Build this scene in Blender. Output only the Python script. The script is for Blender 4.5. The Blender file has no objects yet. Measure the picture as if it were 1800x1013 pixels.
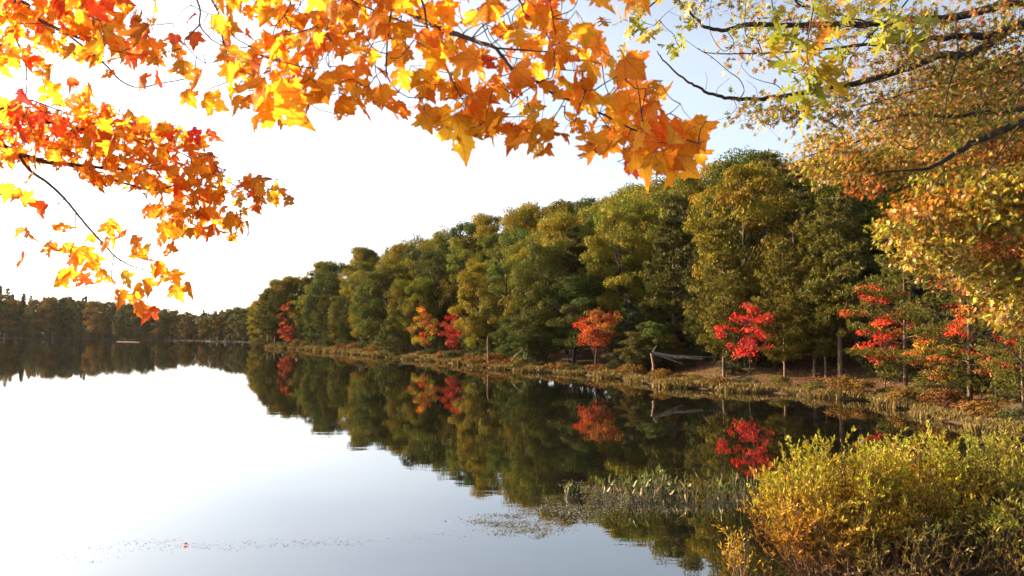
import bpy, math, numpy as np
from mathutils import Vector, Matrix, Euler
from mathutils.geometry import delaunay_2d_cdt

sc = bpy.context.scene
COL = sc.collection

# ------------------------------------------------------------------ camera
CAM = np.array([0.0, 0.0, 3.5])
F, CX, CY = 1400.0, 900.0, 506.5
PITCH = math.atan((578 - CY) / F)
cam = bpy.data.cameras.new('camera')
cam.sensor_width = 36; cam.lens = 36 * F / 1800; cam.clip_start = .05; cam.clip_end = 20000
co = bpy.data.objects.new('camera', cam); COL.objects.link(co)
co.location = CAM; co.rotation_euler = (math.pi / 2 + PITCH, 0, 0)
sc.camera = co
cam.dof.use_dof = True; cam.dof.focus_distance = 45; cam.dof.aperture_fstop = 9

# ------------------------------------------------------------------ light
SUN_AZ, SUN_EL = math.radians(-68), math.radians(20)
world = bpy.data.worlds.new('World'); sc.world = world; world.use_nodes = True
wt = world.node_tree
sky = wt.nodes.new('ShaderNodeTexSky'); sky.sky_type = 'NISHITA'; sky.sun_disc = False
sky.sun_elevation = SUN_EL; sky.sun_rotation = SUN_AZ
sky.air_density = .55; sky.dust_density = 3.0; sky.ozone_density = .3
bg = wt.nodes['Background']; bg.inputs[1].default_value = .112
hsv = wt.nodes.new('ShaderNodeHueSaturation'); hsv.inputs['Saturation'].default_value = .62
wt.links.new(sky.outputs[0], hsv.inputs['Color'])
wtc = wt.nodes.new('ShaderNodeTexCoord'); wmp = wt.nodes.new('ShaderNodeMapping'); wmp.inputs['Scale'].default_value = (1.2, 1.2, 5)
wnz = wt.nodes.new('ShaderNodeTexNoise'); wnz.inputs['Scale'].default_value = 1.6; wnz.inputs['Detail'].default_value = 5
wrp = wt.nodes.new('ShaderNodeValToRGB'); wrp.color_ramp.elements[0].position = .4; wrp.color_ramp.elements[1].position = .75
wrp.color_ramp.elements[0].color = (.96, 1.0, .985, 1); wrp.color_ramp.elements[1].color = (1.17, 1.16, 1.09, 1)
wml = wt.nodes.new('ShaderNodeMix'); wml.data_type = 'RGBA'; wml.blend_type = 'MULTIPLY'; wml.inputs[0].default_value = 1
wt.links.new(wtc.outputs['Generated'], wmp.inputs[0]); wt.links.new(wmp.outputs[0], wnz.inputs['Vector']); wt.links.new(wnz.outputs[0], wrp.inputs[0])
wt.links.new(hsv.outputs[0], wml.inputs[6]); wt.links.new(wrp.outputs[0], wml.inputs[7]); wt.links.new(wml.outputs[2], bg.inputs[0])
sl = bpy.data.lights.new('sun', 'SUN'); sl.energy = 5.0; sl.angle = math.radians(.5); sl.color = (1, .71, .34)
so = bpy.data.objects.new('sun', sl); COL.objects.link(so)
sd = Vector((math.sin(SUN_AZ) * math.cos(SUN_EL), math.cos(SUN_AZ) * math.cos(SUN_EL), math.sin(SUN_EL)))
so.rotation_euler = sd.to_track_quat('Z', 'Y').to_euler()
sc.view_settings.view_transform = 'Standard'; sc.view_settings.look = 'None'
sc.view_settings.exposure = 1.85; sc.view_settings.gamma = 1
cy = sc.cycles
cy.max_bounces = 8; cy.diffuse_bounces = 5; cy.glossy_bounces = 3; cy.transmission_bounces = 3
cy.transparent_max_bounces = 4; cy.caustics_reflective = False; cy.caustics_refractive = False
cy.use_denoising = True
try:
    cy.denoiser = 'OPENIMAGEDENOISE'; cy.denoising_prefilter = 'ACCURATE'
except Exception:
    pass
cy.sample_clamp_indirect = 4

# ------------------------------------------------------------------ pixel helpers (photo is 1800 x 1013)
cp, sp = math.cos(PITCH), math.sin(PITCH)
def ray(px, py):
    x = (px - CX) / F; u = (CY - py) / F
    return np.array([x, cp - u * sp, sp + u * cp])
def P(px, py, D):
    d = ray(px, py); return CAM + d * (D / d[1])
def G(px, py, z=0.0):
    d = ray(px, py); return CAM + d * ((z - CAM[2]) / d[2])
def PV(px, py, D):
    px = np.asarray(px, float); py = np.asarray(py, float); D = np.asarray(D, float) + 0 * px
    x = (px - CX) / F; u = (CY - py) / F
    dy = cp - u * sp; dz = sp + u * cp
    return np.stack([x * D / dy, D, CAM[2] + dz * D / dy], -1)
def to_px(p):
    r = np.asarray(p) - CAM
    f = r[1] * cp + r[2] * sp; u = -r[1] * sp + r[2] * cp
    return CX + F * r[0] / f, CY - F * u / f

# ------------------------------------------------------------------ materials
def mat_new(name):
    m = bpy.data.materials.new(name); m.use_nodes = True
    nt = m.node_tree; nt.nodes.clear()
    out = nt.nodes.new('ShaderNodeOutputMaterial')
    return m, nt, out
def N(nt, t, **k):
    n = nt.nodes.new(t)
    for a, v in k.items(): setattr(n, a, v)
    return n
def leaf_material(name, trans=.35, gloss=.05, rough=.4, spots=False):
    m, nt, out = mat_new(name); L = nt.links.new
    at = N(nt, 'ShaderNodeAttribute', attribute_name='Col')
    oi = N(nt, 'ShaderNodeObjectInfo')
    mu = N(nt, 'ShaderNodeMix', data_type='RGBA', blend_type='MULTIPLY'); mu.inputs[0].default_value = 1
    L(at.outputs['Color'], mu.inputs[6]); L(oi.outputs['Color'], mu.inputs[7])
    c = mu.outputs[2]
    if spots:
        tc = N(nt, 'ShaderNodeTexCoord'); nz = N(nt, 'ShaderNodeTexNoise'); nz.inputs['Scale'].default_value = 42
        nz.inputs['Detail'].default_value = 3
        L(tc.outputs['Object'], nz.inputs['Vector'])
        r = N(nt, 'ShaderNodeValToRGB'); r.color_ramp.elements[0].position = .22; r.color_ramp.elements[1].position = .36
        r.color_ramp.elements[0].color = (.35, .16, .05, 1); r.color_ramp.elements[1].color = (1, 1, 1, 1)
        L(nz.outputs[0], r.inputs[0])
        m2 = N(nt, 'ShaderNodeMix', data_type='RGBA', blend_type='MULTIPLY'); m2.inputs[0].default_value = 1
        L(c, m2.inputs[6]); L(r.outputs[0], m2.inputs[7]); c = m2.outputs[2]
        lu = N(nt, 'ShaderNodeAttribute', attribute_name='leafco'); sx_ = N(nt, 'ShaderNodeSeparateXYZ'); L(lu.outputs['Vector'], sx_.inputs[0])
        def M(op, a, b=None):
            n = N(nt, 'ShaderNodeMath', operation=op)
            for k, v in enumerate([a, b]):
                if v is None: continue
                if isinstance(v, (int, float)): n.inputs[k].default_value = v
                else: L(v, n.inputs[k])
            return n.outputs[0]
        ax = M('ABSOLUTE', sx_.outputs[0]); th = M('ARCTAN2', ax, M('ADD', sx_.outputs[1], .03)); rr = M('SQRT', M('ADD', M('MULTIPLY', ax, ax), M('MULTIPLY', sx_.outputs[1], sx_.outputs[1])))
        dmin = ax
        for t0 in (.64, 1.22): dmin = M('MINIMUM', dmin, M('MULTIPLY', rr, M('ABSOLUTE', M('SUBTRACT', th, t0))))
        # side veins: thin chevrons off the midrib
        sv = M('ABSOLUTE', M('SUBTRACT', M('FRACT', M('MULTIPLY', M('SUBTRACT', sx_.outputs[1], M('MULTIPLY', ax, .8)), 7.)), .5))
        sd2 = M('ADD', M('MULTIPLY', sv, .12), M('MULTIPLY', ax, .02))
        v1 = N(nt, 'ShaderNodeMapRange'); v1.inputs[1].default_value = .006; v1.inputs[2].default_value = .026; v1.inputs[3].default_value = .58; v1.inputs[4].default_value = 1; L(dmin, v1.inputs[0])
        v2 = N(nt, 'ShaderNodeMapRange'); v2.inputs[1].default_value = .004; v2.inputs[2].default_value = .018; v2.inputs[3].default_value = .8; v2.inputs[4].default_value = 1; L(sd2, v2.inputs[0])
        cb_ = N(nt, 'ShaderNodeCombineColor'); vm = M('MULTIPLY', v1.outputs[0], v2.outputs[0]); L(M('POWER', vm, .35), cb_.inputs[0]); L(vm, cb_.inputs[1]); L(vm, cb_.inputs[2])
        m3 = N(nt, 'ShaderNodeMix', data_type='RGBA', blend_type='MULTIPLY'); m3.inputs[0].default_value = 1
        L(c, m3.inputs[6]); L(cb_.outputs[0], m3.inputs[7]); c = m3.outputs[2]
    d = N(nt, 'ShaderNodeBsdfDiffuse'); t = N(nt, 'ShaderNodeBsdfTranslucent'); g = N(nt, 'ShaderNodeBsdfGlossy')
    g.inputs['Roughness'].default_value = rough; g.inputs['Color'].default_value = (.8, .8, .8, 1)
    L(c, d.inputs[0]); L(c, t.inputs[0])
    a = N(nt, 'ShaderNodeMixShader'); a.inputs[0].default_value = trans; L(d.outputs[0], a.inputs[1]); L(t.outputs[0], a.inputs[2])
    b = N(nt, 'ShaderNodeMixShader'); b.inputs[0].default_value = gloss; L(a.outputs[0], b.inputs[1]); L(g.outputs[0], b.inputs[2])
    L(b.outputs[0], out.inputs[0]); return m
def bark_material(name, c1, c2, scale=6, stretch=.2, rough=.9, bump=.6):
    m, nt, out = mat_new(name); L = nt.links.new
    tc = N(nt, 'ShaderNodeTexCoord'); mp = N(nt, 'ShaderNodeMapping'); mp.inputs['Scale'].default_value = (1, 1, stretch)
    nz = N(nt, 'ShaderNodeTexNoise'); nz.inputs['Scale'].default_value = scale; nz.inputs['Detail'].default_value = 6
    L(tc.outputs['Object'], mp.inputs[0]); L(mp.outputs[0], nz.inputs['Vector'])
    r = N(nt, 'ShaderNodeValToRGB'); r.color_ramp.elements[0].position = .35; r.color_ramp.elements[1].position = .68
    r.color_ramp.elements[0].color = (*c1, 1); r.color_ramp.elements[1].color = (*c2, 1); L(nz.outputs[0], r.inputs[0])
    p = N(nt, 'ShaderNodeBsdfPrincipled'); p.inputs['Roughness'].default_value = rough; L(r.outputs[0], p.inputs['Base Color'])
    bp = N(nt, 'ShaderNodeBump'); bp.inputs['Strength'].default_value = bump; bp.inputs['Distance'].default_value = .02
    L(nz.outputs[0], bp.inputs['Height']); L(bp.outputs[0], p.inputs['Normal']); L(p.outputs[0], out.inputs[0]); return m

M_LEAF = leaf_material('hill_leaves', .25, .01, .6)
M_NEEDLE = leaf_material('pine_needles', .25, .015, .5)
M_MAPLE = leaf_material('maple_leaf', .78, .008, .4, spots=True)
M_OAK = leaf_material('oak_leaf', .45, .025, .4)
M_BUSH = leaf_material('shrub_leaf', .4, .02, .4)
M_REED = leaf_material('pond_plant', .3, .035, .35)
M_GRASS = leaf_material('grass_blade', .3, .03, .5)
M_BARK = bark_material('dark_bark', (.012, .009, .006), (.045, .034, .024))
M_PBARK = bark_material('pine_bark', (.05, .028, .02), (.2, .12, .085), 9)
M_TWIG = bark_material('maple_twig', (.02, .012, .01), (.07, .04, .032), 30, 1, .7, .2)
M_OBARK = bark_material('oak_branch_bark', (.010, .007, .006), (.045, .03, .022), 14, .6, .8, .4)
M_STEM = bark_material('shrub_stem', (.04, .02, .014), (.16, .09, .06), 20, 1, .7, .2)
M_DEAD = bark_material('weathered_wood', (.08, .07, .06), (.30, .27, .24), 12, .4)

# terrain
def terrain_material():
    m, nt, out = mat_new('forest_floor'); L = nt.links.new
    tc = N(nt, 'ShaderNodeTexCoord')
    n1 = N(nt, 'ShaderNodeTexNoise'); n1.inputs['Scale'].default_value = .35; n1.inputs['Detail'].default_value = 6
    n2 = N(nt, 'ShaderNodeTexNoise'); n2.inputs['Scale'].default_value = 7; n2.inputs['Detail'].default_value = 8
    n2.inputs['Roughness'].default_value = .75
    L(tc.outputs['Object'], n1.inputs['Vector']); L(tc.outputs['Object'], n2.inputs['Vector'])
    r = N(nt, 'ShaderNodeValToRGB'); cr = r.color_ramp
    cr.elements[0].position = .3; cr.elements[0].color = (.03, .016, .008, 1)
    cr.elements[1].position = .78; cr.elements[1].color = (.17, .07, .018, 1)
    e = cr.elements.new(.52); e.color = (.065, .03, .010, 1)
    L(n2.outputs[0], r.inputs[0])
    r2 = N(nt, 'ShaderNodeValToRGB'); r2.color_ramp.elements[0].position = .5; r2.color_ramp.elements[1].position = .7
    L(n1.outputs[0], r2.inputs[0])
    mx = N(nt, 'ShaderNodeMix', data_type='RGBA'); mx.inputs[7].default_value = (.055, .05, .015, 1)
    L(r2.outputs[0], mx.inputs[0]); L(r.outputs[0], mx.inputs[6])
    p = N(nt, 'ShaderNodeBsdfPrincipled'); p.inputs['Roughness'].default_value = .95
    bp = N(nt, 'ShaderNodeBump'); bp.inputs['Strength'].default_value = .8; bp.inputs['Distance'].default_value = .08
    L(n2.outputs[0], bp.inputs['Height']); L(bp.outputs[0], p.inputs['Normal'])
    L(mx.outputs[2], p.inputs['Base Color']); L(p.outputs[0], out.inputs[0]); return m
def water_material():
    m, nt, out = mat_new('lake_water'); L = nt.links.new
    tc = N(nt, 'ShaderNodeTexCoord')
    mp = N(nt, 'ShaderNodeMapping'); mp.inputs['Scale'].default_value = (.9, 2.2, 1)
    n1 = N(nt, 'ShaderNodeTexNoise'); n1.inputs['Scale'].default_value = .8; n1.inputs['Detail'].default_value = 3
    n3 = N(nt, 'ShaderNodeTexNoise'); n3.inputs['Scale'].default_value = .07; n3.inputs['Detail'].default_value = 2
    L(tc.outputs['Object'], mp.inputs[0]); L(mp.outputs[0], n1.inputs['Vector']); L(tc.outputs['Object'], n3.inputs['Vector'])
    ml = N(nt, 'ShaderNodeMath', operation='MULTIPLY'); L(n1.outputs[0], ml.inputs[0]); L(n3.outputs[0], ml.inputs[1])
    bp = N(nt, 'ShaderNodeBump'); bp.inputs['Strength'].default_value = 1.0; bp.inputs['Distance'].default_value = .003
    L(ml.outputs[0], bp.inputs['Height'])
    d = N(nt, 'ShaderNodeBsdfDiffuse'); d.inputs[0].default_value = (.006, .006, .004, 1)
    g = N(nt, 'ShaderNodeBsdfGlossy'); g.inputs['Roughness'].default_value = .012; g.inputs['Color'].default_value = (.97, .97, .97, 1)
    L(bp.outputs[0], g.inputs['Normal'])
    fr = N(nt, 'ShaderNodeFresnel'); fr.inputs['IOR'].default_value = 1.6
    mr = N(nt, 'ShaderNodeMapRange'); mr.inputs[3].default_value = .24; mr.inputs[4].default_value = .92
    L(fr.outputs[0], mr.inputs[0])
    mx = N(nt, 'ShaderNodeMixShader'); L(mr.outputs[0], mx.inputs[0]); L(d.outputs[0], mx.inputs[1]); L(g.outputs[0], mx.inputs[2])
    L(mx.outputs[0], out.inputs[0]); return m

# ------------------------------------------------------------------ mesh helpers
def mk_mesh(name, V, faces, mat, col=None, smooth=False):
    """faces: list of int arrays (n,k)."""
    me = bpy.data.meshes.new(name)
    V = np.asarray(V, np.float32)
    me.vertices.add(len(V)); me.vertices.foreach_set('co', V.ravel())
    idx, starts, s = [], [], 0
    for f in faces:
        f = np.asarray(f, np.int32)
        if len(f) == 0: continue
        idx.append(f.ravel()); starts.append(s + np.arange(len(f)) * f.shape[1]); s += f.size
    idx = np.concatenate(idx); starts = np.concatenate(starts).astype(np.int32)
    me.loops.add(len(idx)); me.loops.foreach_set('vertex_index', idx)
    me.polygons.add(len(starts)); me.polygons.foreach_set('loop_start', starts)
    if smooth: me.polygons.foreach_set('use_smooth', np.ones(len(starts), bool))
    if col is not None:
        a = me.color_attributes.new('Col', 'FLOAT_COLOR', 'POINT')
        c4 = np.ones((len(V), 4), np.float32); c4[:, :3] = col; a.data.foreach_set('color', c4.ravel())
    me.update(calc_edges=True); me.materials.append(mat); return me
def link(name, me, parent=None, loc=None, rz=0, scale=None):
    o = bpy.data.objects.new(name, me); COL.objects.link(o)
    if parent is not None: o.parent = parent
    if loc is not None: o.location = loc
    if rz: o.rotation_euler = (0, 0, rz)
    if scale is not None: o.scale = scale
    return o
def tag(o, label=None, cat=None, group=None, kind=None):
    if label: o['label'] = label
    if cat: o['category'] = cat
    if group: o['group'] = group
    if kind: o['kind'] = kind
    return o

class Tubes:
    def __init__(s): s.V = []; s.Q = []; s.n = 0
    def add(s, pts, rad, k=6, rnd=None):
        pts = np.asarray(pts, float); m = len(pts)
        rad = np.interp(np.linspace(0, 1, m), np.linspace(0, 1, len(rad)), rad) if np.ndim(rad) else np.full(m, float(rad))
        t = np.gradient(pts, axis=0); t /= np.linalg.norm(t, axis=1)[:, None] + 1e-9
        ref = np.array([0, 0, 1.]) if abs(t[0, 2]) < .9 else np.array([1., 0, 0])
        u = np.cross(t, ref); u /= np.linalg.norm(u, axis=1)[:, None] + 1e-9
        v = np.cross(t, u)
        a = np.arange(k) * 2 * np.pi / k
        ring = pts[:, None, :] + rad[:, None, None] * (np.cos(a)[None, :, None] * u[:, None] + np.sin(a)[None, :, None] * v[:, None])
        s.V.append(ring.reshape(-1, 3))
        i = np.arange(m - 1)[:, None] * k; j = np.arange(k)[None]; j2 = (j + 1) % k
        q = np.stack([i + j, i + j2, i + k + j2, i + k + j], -1).reshape(-1, 4) + s.n
        s.Q.append(q); s.n += m * k
    def mesh(s, name, mat): return mk_mesh(name, np.concatenate(s.V), [np.concatenate(s.Q)], mat, None, True)

def smooth_line(p, n=4):
    """Catmull-Rom resample."""
    p = np.asarray(p, float)
    if len(p) < 3: 
        t = np.linspace(0, 1, n + 1)[:, None]; return p[0] * (1 - t) + p[-1] * t
    q = np.vstack([2 * p[0] - p[1], p, 2 * p[-1] - p[-2]]); out = []
    for i in range(1, len(q) - 2):
        for t in np.arange(n) / n:
            out.append(.5 * ((2 * q[i]) + (-q[i-1] + q[i+1]) * t + (2*q[i-1] - 5*q[i] + 4*q[i+1] - q[i+2]) * t**2 + (-q[i-1] + 3*q[i] - 3*q[i+1] + q[i+2]) * t**3))
    out.append(p[-1]); return np.array(out)
def nrm(v): return v / (np.linalg.norm(v, axis=-1, keepdims=True) + 1e-9)
def rdir(r, n): return nrm(r.normal(size=(n, 3)))

def place_templates(tv, tf, pos, xa, ya, za, size):
    """instances of a template (tv verts (m,3), tf tris) with axes; returns V,F"""
    m = len(tv); n = len(pos)
    V = pos[:, None] + size[:, None, None] * (tv[None, :, 0, None] * xa[:, None] + tv[None, :, 1, None] * ya[:, None] + tv[None, :, 2, None] * za[:, None])
    Fc = tf[None] + (np.arange(n) * m)[:, None, None]
    return V.reshape(-1, 3), Fc.reshape(-1, tf.shape[1])

def kites(r, pos, nor, size, tint, asp=.62):
    """folded 4-vert leaves"""
    n = len(pos)
    ra = rdir(r, n); xa = nrm(np.cross(nor, ra)); ya = np.cross(nor, xa)
    tv = np.array([[0, -.5, 0], [asp * .5, 0, .12], [0, .5, 0], [-asp * .5, 0, .12]])
    V, Q = place_templates(tv, np.array([[0, 1, 2, 3]]), pos, xa, ya, nor, size)
    return V, Q, np.repeat(tint, 4, axis=0)

# ------------------------------------------------------------------ ground sheet
SH_PX = [(1461, 700), (1350, 691), (1295, 689), (1236, 685), (1157, 679), (1090, 667), (1018, 659), (900, 652), (755, 635), (667, 628), (578, 619), (505, 613), (444, 611)]
right_shore = [(14.5, 9), (14.2, 14), (14.8, 19), (15.9, 24)] + [tuple(G(*p)[:2]) for p in [(1661, 742), (1590, 722), (1540, 707)]]
SHORE = right_shore + [tuple(G(*p)[:2]) for p in SH_PX]
tipx, tipy = SHORE[-1]
far = [(tipx + 2, tipy + 8), (tipx + 12, tipy + 16), (-30, 185), (-45, 200)] + [tuple(G(*p)[:2]) for p in [(400, 601.5), (300, 599), (200, 597), (100, 595.5), (0, 595), (-150, 595)]] + [(-290, 300), (-360, 200), (-330, 60), (-200, 6), (-60, 3)]
near = [(-20, 5.0), (-6, 5.2), (0, 5.4), (5, 6.5), (8.5, 8.0), (11, 8.3)]
LAKE = np.array(SHORE + far + near)
def in_poly(x, y, poly):
    x = np.asarray(x, float); y = np.asarray(y, float); ins = np.zeros(x.shape, bool)
    x1, y1 = poly[:, 0], poly[:, 1]; x2, y2 = np.roll(x1, -1), np.roll(y1, -1)
    for a, b, c, d in zip(x1, y1, x2, y2):
        cond = ((b > y) != (d > y)) & (x < (c - a) * (y - b) / (d - b + 1e-12) + a); ins ^= cond
    return ins
def dist_poly(x, y, poly):
    p = np.stack([x, y], -1); best = np.full(np.shape(x), 1e9)
    for a, b in zip(poly, np.roll(poly, -1, 0)):
        ab = b - a; t = np.clip(((p - a) @ ab) / (ab @ ab + 1e-12), 0, 1)
        best = np.minimum(best, np.linalg.norm(p - a - t[..., None] * ab, axis=-1))
    return best
def vnoise(x, y, s, seed=0):
    r = np.random.RandomState(seed); tot = 0
    for i in range(6):
        a = r.rand() * 6.28; k = (1 + r.rand()) / s; tot = tot + np.sin((x * math.cos(a) + y * math.sin(a)) * k * 3 + r.rand() * 6.28)
    return tot / 6
# ridge height along y (depth)
def height(x, y):
    x = np.asarray(x, float); y = np.asarray(y, float)
    d = dist_poly(x, y, LAKE); ins = in_poly(x, y, LAKE)
    rid = np.interp(y, [0, 10, 30, 50, 70, 90, 110, 130, 145, 170, 400], [1.5, 2, 5.5, 9.5, 9.5, 7.5, 5.5, 3.5, 2.0, 2.5, 5])
    land = .10 + .07 * np.minimum(d, 3) + np.clip(d - 3, 0, 45) / 45 * rid * 1.15 + .25 * vnoise(x, y, 6, 1) * np.clip(d / 5, 0, 1)
    nearb = np.clip((12 - y) / 6, 0, 1) * np.clip((14 - x) / 4, 0, 1)
    land = land * (1 - nearb) + nearb * np.minimum(.1 + d * .28, 1.9)
    return np.where(ins, -np.minimum(.15 + d * .25, 2.5), land)
def axis(lo, hi, st, far_):
    a = np.arange(lo, hi + st, st); g = []
    d = st
    p = hi + st
    while p < far_: d *= 1.35; p += d; g.append(p)
    l = []; d = st; p = lo
    while p > -far_: d *= 1.35; p -= d; l.append(p)
    return np.array(l[::-1] + list(a) + g)
xs = axis(-80, 60, 1.1, 5000); ys = axis(-6, 175, 1.1, 6000)
X, Y = np.meshgrid(xs, ys); Z = height(X.ravel(), Y.ravel())
V = np.stack([X.ravel(), Y.ravel(), Z], -1); nx, ny = len(xs), len(ys)
i = (np.arange(ny - 1)[:, None] * nx + np.arange(nx - 1)[None]).ravel()
ground = link('ground', mk_mesh('ground', V, [np.stack([i, i + 1, i + nx + 1, i + nx], -1)], terrain_material(), None, True)); tag(ground, kind='structure')
# lake surface
bx = (-420, 40, 0, 420)
wv = np.array([[-420, -2, 0], [60, -2, 0], [60, 420, 0], [-420, 420, 0]], float)
water = link('lake_water', mk_mesh('lake_water', wv, [np.array([[0, 1, 2, 3]])], water_material())); tag(water, kind='structure')

# ------------------------------------------------------------------ tree generators
def broadleaf(seed, H, R, cb=.22, lobes=10, cl=7, nl=150, leaf=.2, flat=.75, trunk_r=None, gap=0., tilt=.04, huevar=.12, limb_mat=None, lobe_r=.42, gvar=0., irr=0.):
    r = np.random.RandomState(seed); tb = Tubes(); tr = trunk_r or .018 * H + .03
    top = np.array([r.normal() * tilt * H, r.normal() * tilt * H, H * .82])
    tk = smooth_line([[0, 0, -.6], [0, 0, 0], top * [.3, .6, .3], top * [.7, .5, .65], top], 4)
    tb.add(tk, np.interp(np.linspace(0, 1, len(tk)), [0, .15, 1], [tr * 1.5, tr, tr * .18]), 7)
    zc = H * (cb + (1 - cb) / 2); zh = H * (1 - cb) / 2
    Vs, Qs, Cs = [], [], []; n0 = 0
    for L in range(lobes):
        f = (L + .5) / lobes; cz = 1 - 2 * f; az = L * 2.39996 + r.normal() * .35
        sr = math.sqrt(max(0, 1 - cz * cz)); rr = r.uniform(.55 - irr, .78 + irr * .6)
        # broad shape: fuller in the middle / upper part
        wid = R * (1.0 if cz > -.3 else .85)
        c = np.array([wid * rr * sr * math.cos(az), wid * rr * sr * math.sin(az), zc + zh * .82 * cz * (.8 + .2 * r.rand())])
        c[:2] += top[:2] * (c[2] / H)
        lr = R * lobe_r * r.uniform(.8, 1.2)
        zt = max(H * cb * .8, c[2] - r.uniform(.12, .3) * H); k = np.argmin(abs(tk[:, 2] - zt)); a0 = tk[k]
        mid = (a0 + c) / 2 + [0, 0, -.03 * H]
        lm = smooth_line([a0, mid + r.normal(size=3) * .02 * H, c], 4)
        tb.add(lm, np.linspace(tr * .38, tr * .1, len(lm)), 5)
        lt = 1 + r.normal() * .10
        lh = r.normal() * huevar
        for q in range(cl):
            dv = rdir(r, 1)[0]; dv[2] = abs(dv[2]) * .9 - .25 * r.rand()
            cc = c + dv * [lr, lr, lr * flat] * r.uniform(.6, 1.0); cr = lr * r.uniform(.36, .62)
            tb.add(smooth_line([lm[-2], (lm[-2] + cc) / 2 + r.normal(size=3) * .1 * lr, cc], 2), [tr * .1, tr * .07, tr * .04], 3) if True else None
            n = int(nl * r.uniform(.7, 1.3) * (1 - gap)); d = rdir(r, n)
            d[:, 2] = d[:, 2] * .85 + .12
            rad = cr * (1 - .55 * r.rand(n) ** 2.2)
            pos = cc + d * rad[:, None] * [1, 1, flat]
            nor = nrm(d * .9 + r.normal(size=(n, 3)) * .55 + [0, 0, .25])
            tint = np.ones((n, 3)) * (lt + r.normal() * .08)
            tint *= (1 + r.normal(size=(n, 1)) * .14)
            h = lh + r.normal() * huevar * .6 + r.normal(size=n) * huevar * .6
            tint *= np.stack([1 + h, 1 - h * .25, 1 - h * .5], -1); tint[:, 1] *= math.exp(r.normal() * gvar); tint[:, 0] *= math.exp(r.normal() * gvar * .35)
            Vv, Q, C = kites(r, pos, nor, leaf * r.uniform(.55, 1.35, n), np.clip(tint, .15, 3.5))
            Vs.append(Vv); Qs.append(Q + n0); Cs.append(C); n0 += len(Vv)
    VV = np.concatenate(Vs); fz = H / np.percentile(VV[:, 2], 99.7); VV = VV * [1, 1, fz]
    for v in tb.V: v[:, 2] *= fz
    crown = mk_mesh('crown', VV, [np.concatenate(Qs)], M_LEAF, np.concatenate(Cs))
    return tb.mesh('trunk', limb_mat or M_BARK), crown

def conifer(seed, H, R, cb=.25, step=.5, shape=1.0, tr=None, blade=.22, nb=5, tufts=16, droop=-.05, up=.22, bl=13, bw=.03):
    r = np.random.RandomState(seed); tb = Tubes(); tr = tr or .012 * H + .04
    lean = r.normal(size=2) * .01 * H
    def ax(z): return np.array([lean[0] * z / H, lean[1] * z / H, z])
    tk = np.array([ax(z) for z in np.linspace(-.5, H, 12)])
    tb.add(tk, np.linspace(tr * 1.25, tr * .12, 12), 7)
    bp, bd, bs = [], [], []
    z = cb * H
    while z < H - .15:
        f = (z - cb * H) / (H * (1 - cb)); Lz = R * (min(1, (1 - f) ** shape * 1.05) * (.55 + .45 * min(1, f * 5))) + .12
        for b in range(nb):
            if r.rand() < .12: continue
            az = b * 6.283 / nb + r.normal() * .35 + z * 2.1; L = Lz * r.uniform(.6, 1.15)
            dirv = np.array([math.cos(az), math.sin(az), 0]); side = np.array([-dirv[1], dirv[0], 0])
            t = np.linspace(0, 1, 6)[:, None]
            br = ax(z + r.normal() * .1) + dirv * L * t + np.array([0, 0, 1]) * (L * (droop * t + up * t ** 2.2 * (1 - .3 * f) + f * .35 * t))
            tb.add(br, np.linspace(tr * .22 * (1 - f * .6) + .006, .006, 6), 4)
            nt = max(3, int(tufts * L / R + 2))
            u = .25 + .8 * r.rand(nt) ** .8
            wd = L * .42 * np.sin(np.clip(u, 0, 1) * 2.6) * r.uniform(-1, 1, nt)
            base = np.stack([np.interp(u, t[:, 0], br[:, k]) for k in range(3)], -1)
            tp = base + side * wd[:, None] + np.array([0, 0, 1]) * (r.rand(nt) * .12 * L + .05 * abs(wd))[:, None] 
            bp.append(tp); bd.append(nrm(dirv * .7 + side * (wd / L)[:, None] * 1.6 + np.array([0, 0, .55]) + 0 * tp)); bs.append(np.full(nt, 1 + r.normal() * .15))
        z += step * r.uniform(.8, 1.2)
    bp.append(np.array([[*ax(H)]])); bd.append(np.array([[0, 0, 1.]])); bs.append(np.ones(1))
    bp = np.concatenate(bp); bd = np.concatenate(bd); bs = np.concatenate(bs)
    n = len(bp) * bl; p = np.repeat(bp, bl, 0); d0 = np.repeat(bd, bl, 0)
    d = nrm(d0 * .75 + rdir(r, n)); p = p + rdir(r, n) * .05
    w = nrm(np.cross(d, rdir(r, n))) * (bw * r.uniform(.7, 1.3, n))[:, None]; l = (blade * r.uniform(.6, 1.2, n))[:, None]
    Vv = np.stack([p - w * .7, p + w * .7, p + d * l * .6 + w, p + d * l], 1)
    tint = np.repeat(bs, bl)[:, None] * (1 + r.normal(size=(n, 1)) * .2) * np.ones((n, 3)); h = r.normal(size=n) * .08
    tint *= np.stack([1 + h * 2, 1 + h * 0, 1 - h], -1)
    crown = mk_mesh('crown', Vv.reshape(-1, 3), [np.arange(n * 4).reshape(-1, 4)], M_NEEDLE, np.repeat(np.clip(tint, .3, 2), 4, 0))
    return tb.mesh('trunk', M_PBARK), crown

def make_tree(name, meshes, loc, scale=1., rz=0., col=(.1, .1, .03), sz=None):
    e = bpy.data.objects.new(name, None); COL.objects.link(e); e.location = loc; e.rotation_euler = (0, 0, rz)
    e.empty_display_size = .5
    e.scale = (scale, scale, sz or scale)
    t = link('trunk', meshes[0], e); c = link('crown', meshes[1], e); c.color = (*col, 1)
    return e

# ------------------------------------------------------------------ hill wood
rs = np.random.RandomState(7)
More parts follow.
